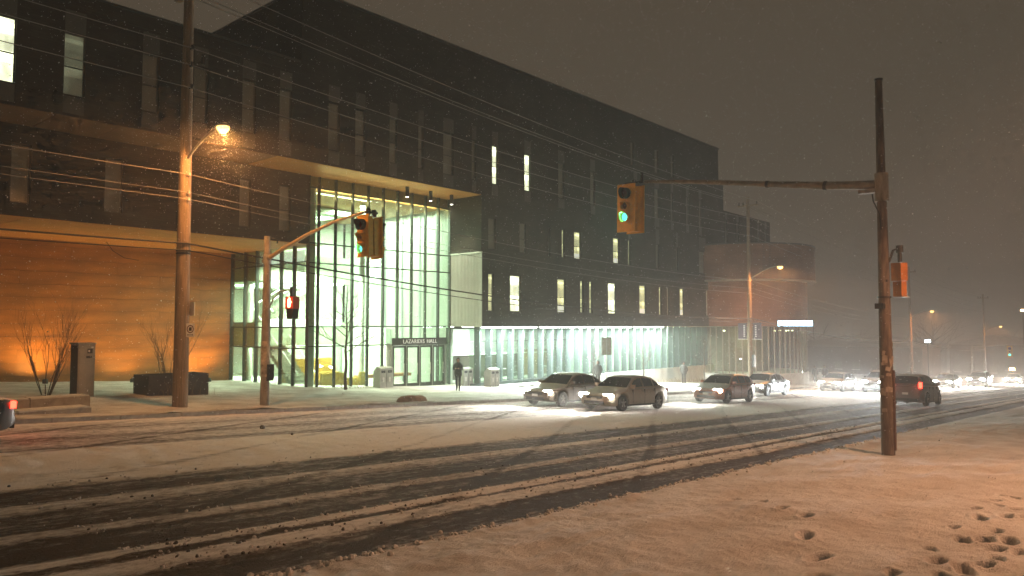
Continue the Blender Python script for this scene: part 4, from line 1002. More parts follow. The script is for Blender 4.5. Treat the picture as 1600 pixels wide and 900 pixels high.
        for w in wxs:
            tb = MB(); yo = sd*(W-.005); yi = sd*(W-.23); cx = X(w)
            prof = [(wr*.55, yo), (wr*.66, yo+sd*.004), (wr*.93, yo), (wr, yo-sd*.03), (wr, yi+sd*.03), (wr*.9, yi)]
            tb.grid([[(cx+r_*math.cos(2*math.pi*k/28), y_, wr+r_*math.sin(2*math.pi*k/28)) for r_, y_ in prof] for k in range(28)] + [[(cx+r_, y_, wr) for r_, y_ in prof]])
            wh = tb.build('wheel', M_black, root, smooth=True)
            rb_ = MB(); rb_.tube([(cx, yo-sd*.06, wr), (cx, yo-sd*.055, wr)], wr*.66, 24, mi=1)
            rb_.tube([(cx, yo-sd*.05, wr), (cx, yo+sd*.003, wr)], wr*.16, 12)
            for k in range(5):
                T = Matrix.Translation((cx, yo-sd*.02, wr)) @ Matrix.Rotation(2*math.pi*k/5, 4, 'Y'); rb_.box(-.03, .03, -.012, .012, .04, wr*.64, 0, T)
            rb_.build('rim', [M_rim, M_dark], wh)
        # lamps
        zl = zt(.06)-.11; hx = X(.022)
        hb = MB(); hb.prism([(-.27, -.085), (.15, -.10), (.25, 0), (.21, .10), (-.18, .085)], -.02, .03, Matrix.Translation((hx-.02, sd*W*.66, zl)) @ Matrix.Rotation(R(90), 4, 'Z') @ Matrix.Rotation(R(90), 4, 'X') @ Matrix.Scale(sd, 4, (1, 0, 0)))
        on = lights == 'head'
        ho = hb.build('headlight', emis('headlight_on_%g' % glow, light_col, glow) if on else M_chrome, root)
        hb2 = MB(); hb2.prism([(-.19, -.08), (.14, -.09), (.16, .07), (-.10, .09)], -.06, .0, Matrix.Translation((X(.10), sd*(hw(.10)+.0), zl+.02)) @ Matrix.Rotation(R(90), 4, 'X'))
        if on:
            light('beam', 'SPOT', ho, (hx+.10, sd*W*.66, zl), beam, light_col, .07, cone=R(50 if glow < 250 else 66), blend=.75, aim=(1, 0, -.30 if glow < 250 else -.24))
        tz = zt(.9)-(.14 if style == 'sedan' else .05); tx = X(.988)
        tl = MB()
        if style == 'suv': tl.box(tx-.02, tx+.10, sd*W*.72, sd*W*.885, tz-.10, tz+.22)
        else: tl.box(tx-.03, tx+.08, sd*W*.52, sd*W*.87, tz-.10, tz+.05)
        tl.build('tail_light', emis('brake_light_on', (1, .03, .015), 14) if brake else M_tl, root)
        if brake: light('brake_lamp', 'POINT', root, (tx-.25, sd*W*.75, tz), 5, (1, .05, .02), .08)
    fx = X(0)
    MB().box(fx-.05, fx+.018, -W*.42, W*.42, .50, .60).build('grille', M_black, root)
    MB().box(fx-.05, fx+.016, -W*.55, W*.55, .27, .40).build('air_intake', M_black, root)
    MB().box(fx-.02, fx+.026, -.15, .15, .43, .53).build('number_plate', M_signw, root)
    MB().box(X(1)-.018, X(1)+.05, -W*.66, W*.66, .28, .42).build('rear_bumper_trim', M_black, root)
    MB().box(X(1)-.022, X(1)+.02, -.15, .15, .62, .74).build('number_plate', M_signw, root)
    return root
car('dark sedan in the far lane nearest the pavement, headlights on, partly behind another car', 'sedan', 'paint_umber', (.15, .105, .075), 27.6, 20.95, 180)
car('tan brown sedan leading in the foreground, headlights blazing', 'sedan', 'paint_tan', (.55, .45, .34), 28.0, 18.1, 180)
car('reddish brown hatchback with lit headlights behind the tan sedan', 'hatch', 'paint_russet', (.38, .14, .08), 37.7, 18.1, 180)
car('silver sedan just behind the reddish hatchback', 'sedan', 'paint_silver', (.42, .44, .46), 48.2, 20.35, 180, beam=3500)
car('grey hatchback approaching between silver sedan and near pole', 'hatch', 'paint_grey', (.16, .16, .16), 62.2, 20.2, 180, beam=5500, glow=250)
car('dark suv with dazzling white headlights just left of the near signal pole', 'suv', 'paint_black', (.03, .03, .032), 64.4, 17.6, 180, beam=8000, glow=400, light_col=(.88, .96, 1))
car('dark suv driving away, red tail light beside the near signal pole', 'suv', 'paint_brownblack', (.12, .085, .065), 47.7, 11.2, 0, lights='none', brake=True)
car('approaching car right of the departing suv with wide glaring headlights', 'sedan', 'paint_grey', (.16, .16, .16), 86.5, 17.4, 180, beam=8000, glow=400)
car('approaching van-like car with one big glare farther down the road', 'suv', 'paint_charcoal', (.05, .048, .045), 97.5, 16.4, 180, beam=8000, glow=400)
car('farthest approaching car glaring at the right edge', 'sedan', 'paint_silver', (.42, .44, .46), 122, 16.4, 180, beam=11000, glow=500)
car('second faraway car glaring at the right edge, nearer the centre line', 'hatch', 'paint_grey', (.16, .16, .16), 124.5, 13.4, 180, beam=11000, glow=500)
car('dark car leaving past the left edge with a red tail light', 'sedan', 'paint_black', (.03, .03, .032), 2.95, 20.2, 180, lights='none', brake=True)

# ------------------------------------------------------------------ people
def person(label, x, y, heading, H=1.75, coat=(.03, .03, .032), legs=(.025, .027, .035), hands='pockets', stride=.18, hood=True, hat=None, zoff=.14):
    k = H/1.75
    J = {}; E_ = []
    def v(n, p, r): J[n] = (Vector(p)*k, (r[0]*k, r[1]*k) if hasattr(r, '__len__') else (r*k, r*k))
    v('pel', (0, 0, .96), (.15, .13)); v('wai', (0, 0, 1.10), (.155, .125)); v('che', (.01, 0, 1.29), (.18, .14)); v('shb', (0, 0, 1.43), (.13, .10)); v('nek', (.015, 0, 1.51), .058)
    v('hd0', (.03, 0, 1.57), .082); v('hd1', (.035, 0, 1.655), (.098, .088)); v('hd2', (.02, 0, 1.73), .07); v('nos', (.128, 0, 1.635), .018)
    E_ += [('pel','wai'),('wai','che'),('che','shb'),('shb','nek'),('nek','hd0'),('hd0','hd1'),('hd1','hd2'),('hd1','nos')]
    for sd, s in ((1, 'L'), (-1, 'R')):
        f = stride*sd
        v('hip'+s, (.0, .085*sd, .90), .105); v('kne'+s, (f*.55+.03, .095*sd, .50), .070); v('ank'+s, (f-.02, .095*sd, .09), .050); v('hel'+s, (f-.05, .095*sd, .05), .045); v('toe'+s, (f+.15, .105*sd, .04), .038)
        E_ += [('pel','hip'+s),('hip'+s,'kne'+s),('kne'+s,'ank'+s),('ank'+s,'hel'+s),('ank'+s,'toe'+s)]
        v('sho'+s, (0, .175*sd, 1.42), .082)
        if hands == 'phone': el, wr_, hn = (.06, .25*sd, 1.14), (.27, .10*sd, 1.20), (.33, .055*sd, 1.22)
        elif hands == 'pockets': el, wr_, hn = (-.06, .27*sd, 1.15), (.08, .235*sd, .98), (.13, .20*sd, .93)
        else: el, wr_, hn = (-.03-.2*f, .25*sd, 1.14), (.06-.5*f, .25*sd, .90), (.08-.5*f, .25*sd, .82)
        v('elb'+s, el, .062); v('wri'+s, wr_, .042); v('plm'+s, hn, (.038, .026))
        E_ += [('shb','sho'+s),('sho'+s,'elb'+s),('elb'+s,'wri'+s),('wri'+s,'plm'+s)]
        d = (Vector(hn)-Vector(wr_)).normalized(); side = d.cross(Vector((0, 0, 1))).normalized() if abs(d.z) < .9 else Vector((1, 0, 0))
        for q in range(4):
            b0 = Vector(hn)+side*(q-1.5)*.02; m = b0+d*(.045+.006*(1.5-abs(q-1.5))); t = m+d*.02+Vector((0, 0, -.025))
            v('f%d%sa' % (q, s), m, .0105); v('f%d%sb' % (q, s), t, .0085); E_ += [('plm'+s, 'f%d%sa' % (q, s)), ('f%d%sa' % (q, s), 'f%d%sb' % (q, s))]
        tb_ = Vector(wr_)*.35+Vector(hn)*.65+side*.045; tt = tb_+d*.05+side*.01
        v('ta'+s, tb_, .013); v('tb'+s, tt, .010); E_ += [('plm'+s, 'ta'+s), ('ta'+s, 'tb'+s)]
    names = list(J); me = bpy.data.meshes.new('person_skeleton'); me.from_pydata([tuple(J[n][0]) for n in names], [(names.index(a), names.index(b_)) for a, b_ in E_], [])
    tmp = bpy.data.objects.new('tmp', me); COL.objects.link(tmp)
    sk = tmp.modifiers.new('s', 'SKIN'); sk.use_smooth_shade = True
    for i, n in enumerate(names):
        d = me.skin_vertices[0].data[i]; d.radius = J[n][1]; d.use_root = (n == 'pel')
    sub = tmp.modifiers.new('u', 'SUBSURF'); sub.levels = 1; sub.render_levels = 1
    dg = bpy.context.evaluated_depsgraph_get(); body = bpy.data.meshes.new_from_object(tmp.evaluated_get(dg)); bpy.data.objects.remove(tmp)
    Mc = mat('coat_%02x%02x%02x' % tuple(int(c_*999) % 256 for c_ in coat), coat, .85, var=.2, vscale=8); Ml = mat('trousers_%d' % int(legs[2]*1000), legs, .85); Ms = mat('skin', (.42, .25, .18), .6); Mb = mat('boots', (.02, .018, .016), .6)
    body.materials.clear()
    for m_ in (Mc, Ml, Ms, Mb): body.materials.append(m_)
    handp = [J['plmL'][0], J['plmR'][0]]
    for p in body.polygons:
        c_ = p.center/k
        i = 0
        if c_.z < .11: i = 3
        elif c_.z < .84: i = 1
        if c_.z > 1.54 or min((p.center-h).length for h in handp) < .075*k and hands != 'pockets': i = 2
        p.material_index = i; p.use_smooth = True
    Mx = Matrix.Translation((x, y, G(x)+zoff)) @ Matrix.Rotation(R(heading), 4, 'Z')
    root = empty('person', None, label, 'person', 'people on the far pavement', M=Mx)
    put('body', body, root)
    # jacket hem, hood or hat, eyes and mouth
    jb = MB(); rows = []
    for z, a, b_ in ((.80, .185, .215), (.92, .19, .215), (1.10, .175, .20), (1.28, .17, .205), (1.40, .12, .17)):
        rows.append([(a*k*math.cos(2*math.pi*q/20)+.005, b_*k*math.sin(2*math.pi*q/20), z*k) for q in range(20)])
    jb.grid(rows, closed=True); jb.build('jacket', Mc, root, smooth=True)
    hb = MB(); rows = []
    for j in range(8):
        ph = math.pi*(-.22+.72*j/7); rr = .125*math.cos(ph); zz = 1.645+.128*math.sin(ph)
        rows.append([((.012+rr*math.cos(t)*1.0)*k, rr*math.sin(t)*.92*k, zz*k) for t in [R(48+264*q/20) for q in range(21)]])
    hb.grid(rows); hb.build('hood' if hood else 'hair', Mc if hood else mat('dark_hair', (.03, .02, .015), .8), root, smooth=True)
    if hat:
        MB().tube([(.03*k, 0, 1.69*k), (.03*k, 0, 1.73*k), (.02*k, 0, 1.79*k), (.01*k, 0, 1.815*k)], [.112*k, .11*k, .08*k, .03*k], 16).build('knitted_hat', mat('hat_%d' % int(hat[0]*999), hat, .9), root, smooth=True)
    for sd in (-1, 1):
        MB().tube([(.122*k, sd*.035*k, 1.655*k), (.128*k, sd*.035*k, 1.655*k)], .011*k, 8).build('eye', M_ink, root)
    MB().box(.118*k, .124*k, -.024*k, .024*k, 1.590*k, 1.598*k).build('mouth', mat('lips', (.30, .12, .10), .6), root)
    if hands == 'phone':
        ph = MB().box(.36*k, .375*k, -.04*k, .04*k, 1.18*k, 1.31*k).build('phone', M_black); ph.parent = root
    return root
person('person in dark winter clothes looking down at both hands before the doors', 28.9, 29.4, 215, 1.78, hands='phone', stride=.12)
person('hooded person in a long dark coat standing behind the leading cars', 41.6, 29.0, 200, 1.78, (.05, .045, .038), (.04, .036, .03), 'pockets', .04)
person('person in a grey jacket and hat near the white plinth', 55.0, 29.9, 200, 1.80, (.05, .043, .037), (.035, .03, .028), 'pockets', .05, False, (.05, .04, .04))
person('left one of two distant people walking together on the pavement', 77.0, 27.2, 190, 1.72, (.06, .05, .05), (.04, .035, .035), 'swing', .16)
person('right one of two distant people walking together on the pavement', 78.0, 26.6, 190, 1.80, (.05, .045, .045), (.035, .03, .03), 'swing', -.16)

# ------------------------------------------------------------------ bare trees, shrubs, furniture on the far pavement
def branchy(bm, p, d, L_, r, depth, spread=.55, up=.25, seg=3):
    pts = [Vector(p)]; rads = [r]; dd = Vector(d).normalized()
    for i in range(seg):
        dd = (dd + Vector((random.uniform(-.12, .12), random.uniform(-.12, .12), up*.15))).normalized()
        pts.append(pts[-1]+dd*L_/seg); rads.append(r*(1-.55*(i+1)/seg))
    bm.tube(pts, rads, 5 if r > .012 else 4, cap=False)
    if depth <= 0: return
    nk = random.randint(2, 4)
    for q in range(nk):
        t = random.uniform(.35, 1.0); i = min(int(t*seg), seg-1); base = pts[i].lerp(pts[i+1], t*seg-i)
        a = random.uniform(0, 2*math.pi); pr = dd.orthogonal().normalized(); pr = Matrix.Rotation(a, 3, dd) @ pr
        nd = (dd*(1-spread*.6) + pr*spread + Vector((0, 0, up))).normalized()
        branchy(bm, base, nd, L_*random.uniform(.5, .75), rads[i]*.6, depth-1, spread, up, seg)
def bare_tree(x, y, h, label, seed, n=14, rad=1.5):
    random.seed(seed); z0 = G(x)+.12
    r = empty('bare_tree', (x, y, z0), label, 'tree', 'bare young trees before the hall')
    tb = MB(); pts = [Vector((x, y, z0-.1))]
    for i in range(8): pts.append(Vector((x+random.uniform(-.05, .05), y+random.uniform(-.05, .05), z0+h*(i+1)/8)))
    rr = [.095*(1-.85*i/8)*h/5.5 for i in range(9)]
    tb.tube(pts, rr, 8); tb.build('trunk', M_bark, r, smooth=True)
    cb = MB()
    for i in range(n):
        t = .36+.60*i/n; zz = z0+h*t; a = i*2.4+random.uniform(-.4, .4); ln = rad*(1.25-t)*random.uniform(.7, 1.15)
        branchy(cb, (x, y, zz), (math.cos(a), math.sin(a), .55), ln, .036*(1.3-t)*h/5.5, 2, .5, .25)
    cb.build('crown', M_bark, r)
bare_tree(23.6, 32.3, 5.4, 'bare young tree standing before the brightest atrium bays', 21, 16, 2.1)
bare_tree(43.1, 30.4, 4.0, 'bare young tree beside the square sign', 22, 13, 1.3)
bare_tree(49.6, 30.4, 4.0, 'bare spreading young tree between the sign and the hatted person', 23, 13, 1.6)
bare_tree(59.6, 30.4, 4.2, 'slender bare tree at the dark end of the glazing', 24, 12, 1.6)
def shrub(x, y, h, label, seed, n=9):
    random.seed(seed); z0 = G(x)+.1; b_ = MB()
    r = empty('bare_shrub', (x, y, z0), label, 'shrub', 'bare shrubs by the amber wall')
    for i in range(n):
        a = random.uniform(0, 2*math.pi); branchy(b_, (x+.1*math.cos(a), y+.1*math.sin(a), z0-.1), (.38*math.cos(a), .30*math.sin(a), 1), h*random.uniform(.55, .75), .020, 3, .35, .3, 3)
    b_.build('branches', M_bark, r)
shrub(10.0, 33.0, 3.0, 'large bare shrub lit from below left of the cabinet', 31, 12)
shrub(15.0, 33.6, 3.0, 'bare shrub rising behind the dark planter', 32, 9)
random.seed(40)
gb2 = MB()
for cx, cy_, n_, hh in ((14.3, 31.0, 70, .6), (24.6, 33.2, 40, .35), (60, 31.6, 120, .5), (52, 31.8, 60, .45), (56, 31.7, 80, .5)):
    for i in range(n_):
        x = cx+random.gauss(0, 1.4 if cx > 30 else .6); y = cy_+random.gauss(0, .18); a = random.uniform(0, 6.28); h = hh*random.uniform(.5, 1.2)
        z0 = G(x)+.1; gb2.tube([(x, y, z0), (x+.10*math.cos(a), y+.1*math.sin(a), z0+h*.7), (x+.25*math.cos(a), y+.25*math.sin(a), z0+h)], [.008, .006, .002], 3, cap=False)
tag(gb2.build('dry_grass', M_grass), 'dry winter grass poking through the snow by the building', 'grass', kind='stuff')

# low stepped stone ledge
led = empty('stone_ledge', (7.6, 27.2, G(7.6)), 'low two-step snow-dusted stone ledge at the left edge', 'ledge')
M_sntop = mat('snow_dust', (.62, .60, .55), .9, var=.2, vscale=4)
for (x0, x1, y0, y1, z0, z1) in ((1.0, 8.73, 24.7, 25.6, -.7, -.11), (2.5, 9.5, 27.0, 27.8, -.7, .05)):
    n_ = 4
    for i in range(n_):
        a = x0+(x1-x0)*i/n_; b_ = x0+(x1-x0)*(i+1)/n_
        o = MB().box(a+.008, b_-.008, y0, y1, z0, z1).build('ledge_block', M_stone, led)
        MB().box(a+.03, b_-.03, y0+.05, y1-.05, z1+.002, z1+.04).build('snow_cap', M_sntop, o)
# tall service cabinet with stickers
z0 = G(10.9)
cab = empty('service_cabinet', (10.9, 31.9, z0), 'tall narrow metal service cabinet with small stickers before the amber wall', 'cabinet')
M_cab = mat('cabinet_grey', (.36, .33, .27), .5, metal=.3, var=.12)
MB().box(10.6, 11.2, 31.5, 32.3, z0-.1, z0+2.15).build('body', M_cab, cab)
MB().box(10.56, 11.24, 31.46, 32.34, z0+2.15, z0+2.21).build('lid', M_cab, cab)
MB().box(10.64, 11.17, 31.485, 31.498, z0+.75, z0+2.08).build('door', M_cab, cab)
MB().box(10.64, 11.17, 31.487, 31.498, z0+.05, z0+.72).build('door', M_cab, cab)
MB().box(10.594, 10.599, 31.54, 32.26, z0+.05, z0+2.1).build('side_panel', M_dark, cab)
MB().box(10.92, 11.10, 31.478, 31.484, z0+1.80, z0+1.98).build('sticker', M_ink, cab); MB().box(10.95, 11.01, 31.474, 31.477, z0+1.85, z0+1.93).build('sticker', M_signw, cab); MB().box(11.05, 11.14, 31.474, 31.477, z0+2.0, z0+2.06).build('sticker', M_signw, cab)
MB().box(10.88, 11.08, 31.478, 31.484, z0+1.62, z0+1.70).build('sticker', M_ink, cab)
# dark planter box
z0 = G(14.3)
plt = empty('planter_box', (14.3, 31.4, z0), 'large dark metal planter box behind the wooden pole', 'planter')
M_pl = mat('planter_dark', (.055, .05, .045), .55, metal=.3, var=.2)
MB().box(13.05, 15.55, 31.0, 31.06, z0-.1, z0+1.0).box(13.05, 15.55, 32.4, 32.46, z0-.1, z0+1.0).box(13.05, 13.11, 31.06, 32.4, z0-.1, z0+1.0).box(15.49, 15.55, 31.06, 32.4, z0-.1, z0+1.0).build('panels', M_pl, plt)
MB().box(13.12, 15.48, 31.07, 32.39, z0, z0+.9).build('soil', mat('soil_snow', (.35, .32, .28), .9, var=.5), plt)
# ground uplights washing the amber wall
for i, (x, pw, lab) in enumerate(((12.5, 620, 'small ground uplight behind the left shrub'), (16.6, 300, 'small ground uplight behind the planter'), (20.8, 520, 'small ground uplight near the glass corner'))):
    z0 = G(x)+.1; y = 41.4
    u = empty('ground_uplight', (x, y, z0), lab, 'uplight', 'uplights along the amber wall')
    MB().tube([(x, y, z0-.1), (x, y, z0+.12), (x, y+.05, z0+.2)], [.12, .13, .12], 12).build('housing', M_dark, u, smooth=True)
    MB().tube([(x, y+.05, z0+.205), (x, y+.052, z0+.215)], .10, 12).build('lens', emis('uplight_lens', (1, .62, .20), 12), u)
    light('uplight_lamp', 'SPOT', u, (x, y+.06, z0+.25), pw, (1, .54, .13), .06, cone=R(140), blend=.8, aim=(0, .38, .92))
# bins by the doors
def bin_(x, y, label, w=.95):
    z0 = G(x)+.08; r = empty('recycling_bin', (x, y, z0), label, 'bin', 'recycling bins by the doors')
    Mb_ = mat('bin_grey', (.44, .43, .38), .5, metal=.3, var=.12)
    MB().prism([(-.3, 0), (.3, 0), (.3, .95), (.0, 1.22), (-.3, 1.12)], 0, w, Matrix.Translation((x, y+.3, z0)) @ Matrix.Rotation(R(90), 4, 'Z') @ Matrix.Rotation(R(90), 4, 'X') if False else Matrix.Translation((x, y, z0)) @ Matrix(((0, 0, 1, 0), (1, 0, 0, 0), (0, 1, 0, 0), (0, 0, 0, 1)))).build('body', Mb_, r)
    for q in range(2):
        xa = x+w*(.10+.48*q)
        MB().box(xa, xa+w*.3, y-.312, y-.302, z0+.86, z0+1.0).build('slot', M_ink, r)
        MB().box(xa+w*.08, xa+w*.22, y-.312, y-.302, z0+.36, z0+.62).build('label_plate', M_signw, r)
    MB().box(x+w*.49, x+w*.51, y-.31, y-.302, z0+.05, z0+1.0).build('seam', M_ink, r)
bin_(26.55, 33.5, 'grey double recycling bin left of the glass doors'); bin_(32.9, 33.3, 'white-lit double bin right of the doors behind the person', .85); bin_(34.2, 32.2, 'second white-lit bin between the doors and the glazing', .8)
# square sign on a post
z0 = G(44.1); sg = empty('square_sign', (44.1, 30.0, z0), 'plain square sign on a thin post seen from behind', 'sign')
MB().tube([(44.1, 30.0, z0), (44.1, 30.0, z0+3.55)], .035, 8).build('post', M_steel, sg)
Tq = Matrix.Translation((44.1, 30.0, z0+2.95)) @ Matrix.Rotation(R(-40), 4, 'Z')
MB().box(-.38, .38, -.05, -.036, -.62, .62, 0, Tq).build('panel', mat('sign_back', (.28, .25, .18), .55, metal=.3), sg)
MB().box(-.03, .03, -.075, -.052, -.62, .62, 0, Tq).build('rail', M_steel, sg)
# stone left on the pavement edge
bmr = bmesh.new(); bmesh.ops.create_icosphere(bmr, subdivisions=3, radius=1)
for v_ in bmr.verts:
    n_ = 1+.35*fbm(v_.co.x*1.5+3, v_.co.y*1.5+v_.co.z, 1, 3); v_.co = Vector((v_.co.x*.75*n_, v_.co.y*.34*n_, max(-.1, v_.co.z*.24*n_)))
me = bpy.data.meshes.new('boulder'); bmr.to_mesh(me); bmr.free(); me.materials.append(mat('brown_heap', (.30, .20, .12), .9, var=.5, vscale=4, bump=.6))
o = put('snow_heap', me, None, (20.9, 24.0, G(20.9)+.2)); tag(o, 'small brown heap of ploughed snow at the pavement edge left of the walker', 'snow heap')
# a clod of ice on the road
for i, (x, y, s_) in enumerate(((11.1, 19.0, .07), (10.9, 17.2, .035))):
    bmr = bmesh.new(); bmesh.ops.create_icosphere(bmr, subdivisions=2, radius=s_)
    for v_ in bmr.verts: v_.co *= 1+.4*noise.noise(v_.co*9)
    me = bpy.data.meshes.new('clod'); bmr.to_mesh(me); bmr.free(); me.materials.append(mat('dirty_ice', (.10, .08, .06), .8)); o = put('ice_clod', me, None, (x, y, G(x)+.06)); tag(o, ('dark lump of dirty ice on the snowy median', 'tiny dark crumb of ice nearer on the median')[i], 'ice')
# cafe chairs and tables behind the glazing, yellow armchairs in the lobby
def cafe_chair(x, y, a, label):
    r = empty('cafe_chair', None, label, 'chair', 'cafe chairs behind the glazing', M=Matrix.Translation((x, y, F1)) @ Matrix.Rotation(R(a), 4, 'Z')); m_ = mat('pale_chair', (.55, .62, .58), .4, metal=.4)
    MB().box(-.2, .2, -.2, .2, .43, .46).build('seat', m_, r)
    MB().tube([(-.19, -.19, .46), (-.2, -.2, .8), (-.1, -.23, .88), (.1, -.23, .88), (.2, -.2, .8), (.19, -.19, .46)], .018, 8).build('backrest', m_, r, smooth=True)
    for sx_ in (-1, 1):
        for sy_ in (-1, 1): MB().tube([(.17*sx_, .17*sy_, .43), (.22*sx_, .22*sy_, 0)], .016, 6).build('leg', m_, r)
for i, (x, y, a, lab) in enumerate(((37.2, 34.6, 30, 'pale metal cafe chair in the second glazed bay'), (39.9, 34.9, -20, 'pale metal cafe chair under the red glow in the glazing'), (42.2, 34.5, 40, 'pale metal cafe chair right of the middle of the cafe'), (44.6, 34.8, 10, 'pale metal cafe chair next to the oak counter panel'))):
    cafe_chair(x, y, a, lab)
def table(x, y, label):
    r = empty('cafe_table', (x, y, F1), label, 'table', 'cafe tables behind the glazing')
    MB().tube([(x, y, F1+.72), (x, y, F1+.75)], .38, 20).build('top', M_white, r); MB().tube([(x, y, F1+.03), (x, y, F1+.72)], .035, 8).build('stem', M_steel, r); MB().tube([(x, y, F1), (x, y, F1+.03)], .24, 16).build('base', M_steel, r)
table(38.4, 34.9, 'round cafe table near the left end of the glazing'); table(43.4, 34.9, 'round cafe table near the oak counter panel')
def armchair(x, y, a, label):
    r = empty('armchair', None, label, 'armchair', 'yellow lobby armchairs', M=Matrix.Translation((x, y, F1)) @ Matrix.Rotation(R(a), 4, 'Z')); m_ = mat('yellow_cloth', (.62, .40, .05), .8, var=.2, vscale=6)
    MB().box(-.38, .38, -.38, .38, .16, .44).build('seat', m_, r); MB().box(-.40, .40, -.52, -.38, .16, .95).build('backrest', m_, r)
    for s_ in (-1, 1): MB().box(s_*.40-.07, s_*.40+.07, -.38, .40, .16, .62).build('armrest', m_, r)
    for sx_ in (-1, 1):
        for sy_ in (-1, 1): MB().box(.34*sx_-.02, .34*sx_+.02, .34*sy_-.02, .34*sy_+.02, 0, .16).build('leg', M_dark, r)
armchair(25.2, 36.9, 10, 'yellow lobby armchair left behind the bare tree'); armchair(26.4, 37.2, -15, 'yellow lobby armchair in the middle behind the glass'); armchair(27.4, 36.6, 30, 'yellow lobby armchair next to the doors')
ys = empty('timber_steps', (25.9, 39.4, F1), 'yellow timber seating steps deep in the lobby', 'seating steps')
for q in range(4): MB().box(24.6, 28.1, 38.6+q*.45, 39.05+q*.45, F1, F1+.42*(q+1)).build('step', mat('yellow_timber', (.60, .38, .07), .5, var=.15, vscale=3), ys)
bench = empty('lobby_bench', (30.2, 38.0, F1), 'long orange wooden bench seen through the doors', 'bench')
MB().box(28.7, 33.0, 38.0, 38.5, F1+.40, F1+.60).build('seat', mat('orange_wood', (.50, .21, .07), .5, var=.2), bench)
for x in (29.0, 30.8, 32.7): MB().box(x-.05, x+.05, 38.05, 38.45, F1, F1+.40).build('leg', M_dark, bench)

# ------------------------------------------------------------------ far background
def far_house(x, y, w, d, h, label, lit):
    z0 = G(x)-.3; r = empty('distant_building', (x, y, z0), label, 'building', 'low buildings in the snowy distance')
    MB().box(x, x+d, y, y+w, z0, z0+h).build('wall', mat('far_wall', (.20, .17, .15), .9, var=.2, vscale=.5), r)
    MB().prism([(-.4, h), (w/2, h+2.2), (w+.4, h)], -.3, d+.3, Matrix.Translation((x, y, z0)) @ Matrix(((0, 0, 1, 0), (1, 0, 0, 0), (0, 1, 0, 0), (0, 0, 0, 1)))).build('roof', mat('far_roof', (.42, .40, .38), .9), r)
    n_ = int(w/3.2)
    for i in range(n_):
        o = MB().box(x-.06, x-.01, y+1.1+i*3.2, y+2.4+i*3.2, z0+1.3, z0+2.7).build('window', M_pane_dark, r)
        MB().box(x-.10, x-.01, y+1.0+i*3.2, y+2.5+i*3.2, z0+1.18, z0+1.28).build('sill', M_signw, o)
far_house(150, 34, 26, 14, 5.5, 'long low building beyond the drum, faint in the snow', 1)
far_house(182, 20, 16, 12, 7, 'faint gabled building left of the farthest pole', 2)
far_house(205, 2, 15, 12, 6.5, 'faint gabled building right of the farthest pole', 3)
far_house(215, 46, 24, 14, 8, 'faintest building between drum and near pole', 4)
far_house(190, -14, 13, 12, 6.5, 'faint gabled building at the right edge', 4)
random.seed(77)
TREE_LABELS = ['leftmost', 'second', 'third', 'fourth', 'fifth', 'sixth', 'seventh', 'eighth']
for i in range(8):
    x = 225+random.uniform(-12, 12); y = 92-i*14.5+random.uniform(-3, 3); z0 = G(x)-.5; h = random.uniform(10, 15)
    r = empty('distant_tree', (x, y, z0), '%s of the faint trees in a row on the snowy horizon, counted from the left' % TREE_LABELS[i], 'tree', 'faint trees on the horizon')
    MB().tube([(x, y, z0), (x+.2, y, z0+h*.6), (x+.1, y+.2, z0+h)], [.35, .22, .05], 8).build('trunk', M_bark, r)
    cb = MB()
    for q in range(16):
        a = random.uniform(0, 6.28); branchy(cb, (x+.1, y, z0+h*random.uniform(.25, .75)), (math.cos(a), math.sin(a), .7), h*.38, .10, 2, .5, .2)
    cb.build('crown', M_bark, r)
def pinpoint(x, y, z, col, s, label, r_=.22):
    r = empty('distant_lamp', (x, y, G(x)), label, 'lamp', 'small lamps far down the street')
    MB().tube([(x, y, G(x)), (x, y, z)], [.09, .06], 6).build('post', M_dark, r)
    MB().box(x-.1, x+.1, y-r_, y+r_, z, z+r_).build('lamp_head', emis('far_lamp_%d' % int(s*10+col[2]*7), col, s), r)
pinpoint(128, 17.5, -3.9, (1, .55, .18), 60, 'low orange lamp above the far car headlights', .3)
pinpoint(170, 21.2, 5.2, (1, .6, .25), 30, 'small orange lamp high at the right beyond the last pole', .35)
pinpoint(150, 62.0, 10.9, (1, .85, .6), 22, 'tiny pale lamp high between the drum and the near pole', .25)
pinpoint(118, 12.9, -4.0, (.85, .95, 1), 45, 'small white lamp under the far green light', .25)
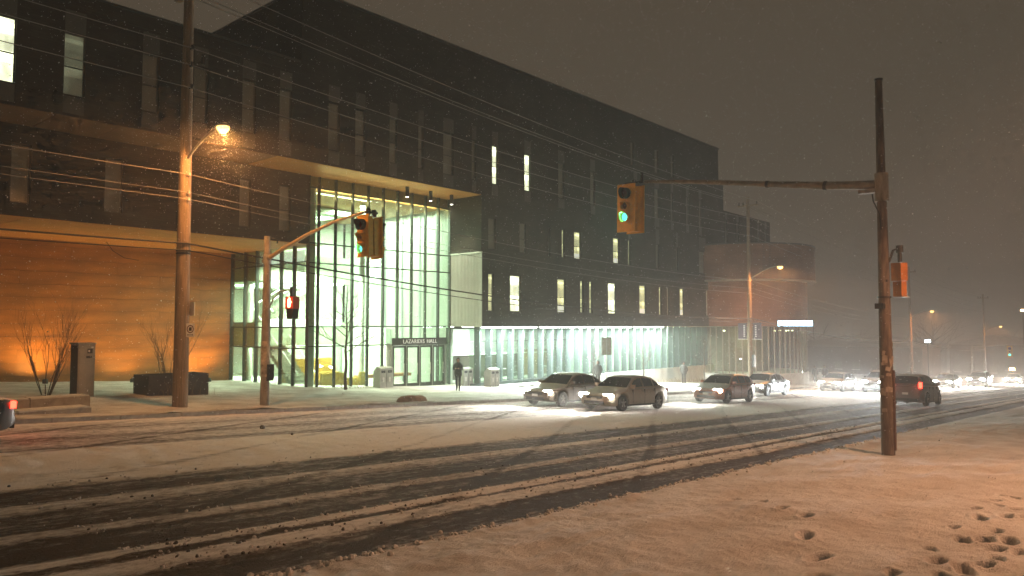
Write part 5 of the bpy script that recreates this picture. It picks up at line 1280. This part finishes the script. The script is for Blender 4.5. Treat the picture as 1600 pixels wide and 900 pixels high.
pinpoint(118, 26.0, .1, (.8, .92, 1), 16, 'small pale square light beside the leaning pole', .35)

# ------------------------------------------------------------------ falling snow and the hazy air
random.seed(99)
fs = MB()
psi = 41.4
for i in range(38000):
    d = 7 + 38*random.random()**.7; a = R(psi + random.uniform(-38, 38))
    x = d*math.cos(a); y = d*math.sin(a); zz = 2.35 + d*random.uniform(-.42, .50)
    if y > 31 or zz < G(x)+.2 or zz > 19: continue
    if i > 35600:                                        # extra flakes added around the street lamp to build its halo
        t_ = abs(random.gauss(0, 1.7)); a_ = random.uniform(0, 6.283); x = 11.8+t_*math.cos(a_); y = 22.8+t_*math.sin(a_)*.8; zz = 8.7-abs(random.gauss(0, 1))*1.3+.3; d = 24
    s_ = random.uniform(.004, .0078)*(1+d*.02)*(1.1 if i > 35600 else 1); k = random.uniform(1.0, 1.5)
    q = Vector((x, y, zz)); e1 = Vector((random.gauss(0, 1), random.gauss(0, 1), random.gauss(0, 1))).normalized(); e2 = e1.orthogonal().normalized(); e3 = e1.cross(e2)
    n0 = len(fs.v); fs.v += [tuple(q+e1*s_*k), tuple(q-e1*s_*.4+e2*s_), tuple(q-e1*s_*.4-e2*s_*.5+e3*s_*.87), tuple(q-e1*s_*.4-e2*s_*.5-e3*s_*.87)]
    fs.f += [(n0, n0+1, n0+2), (n0, n0+2, n0+3), (n0, n0+3, n0+1), (n0+1, n0+3, n0+2)]; fs.mi += [0]*4
tag(fs.build('falling_snow', mat('snowflake', (.85, .85, .85), .6)), 'fine snowflakes drifting through the night air', 'snow', kind='stuff')
hz_ = MB().box(-90, 410, -70, 210, -20.5, 21.5)
hm = bpy.data.materials.new('snowy_air'); N, L = nodes_of(hm); N.remove(N['Principled BSDF'])
pv = N.new('ShaderNodeVolumePrincipled'); pv.inputs['Density'].default_value = .0036; pv.inputs['Color'].default_value = (.93, .90, .86, 1); pv.inputs['Anisotropy'].default_value = .4
L.new(pv.outputs[0], N['Material Output'].inputs['Volume'])
tag(hz_.build('haze', hm), kind='stuff')
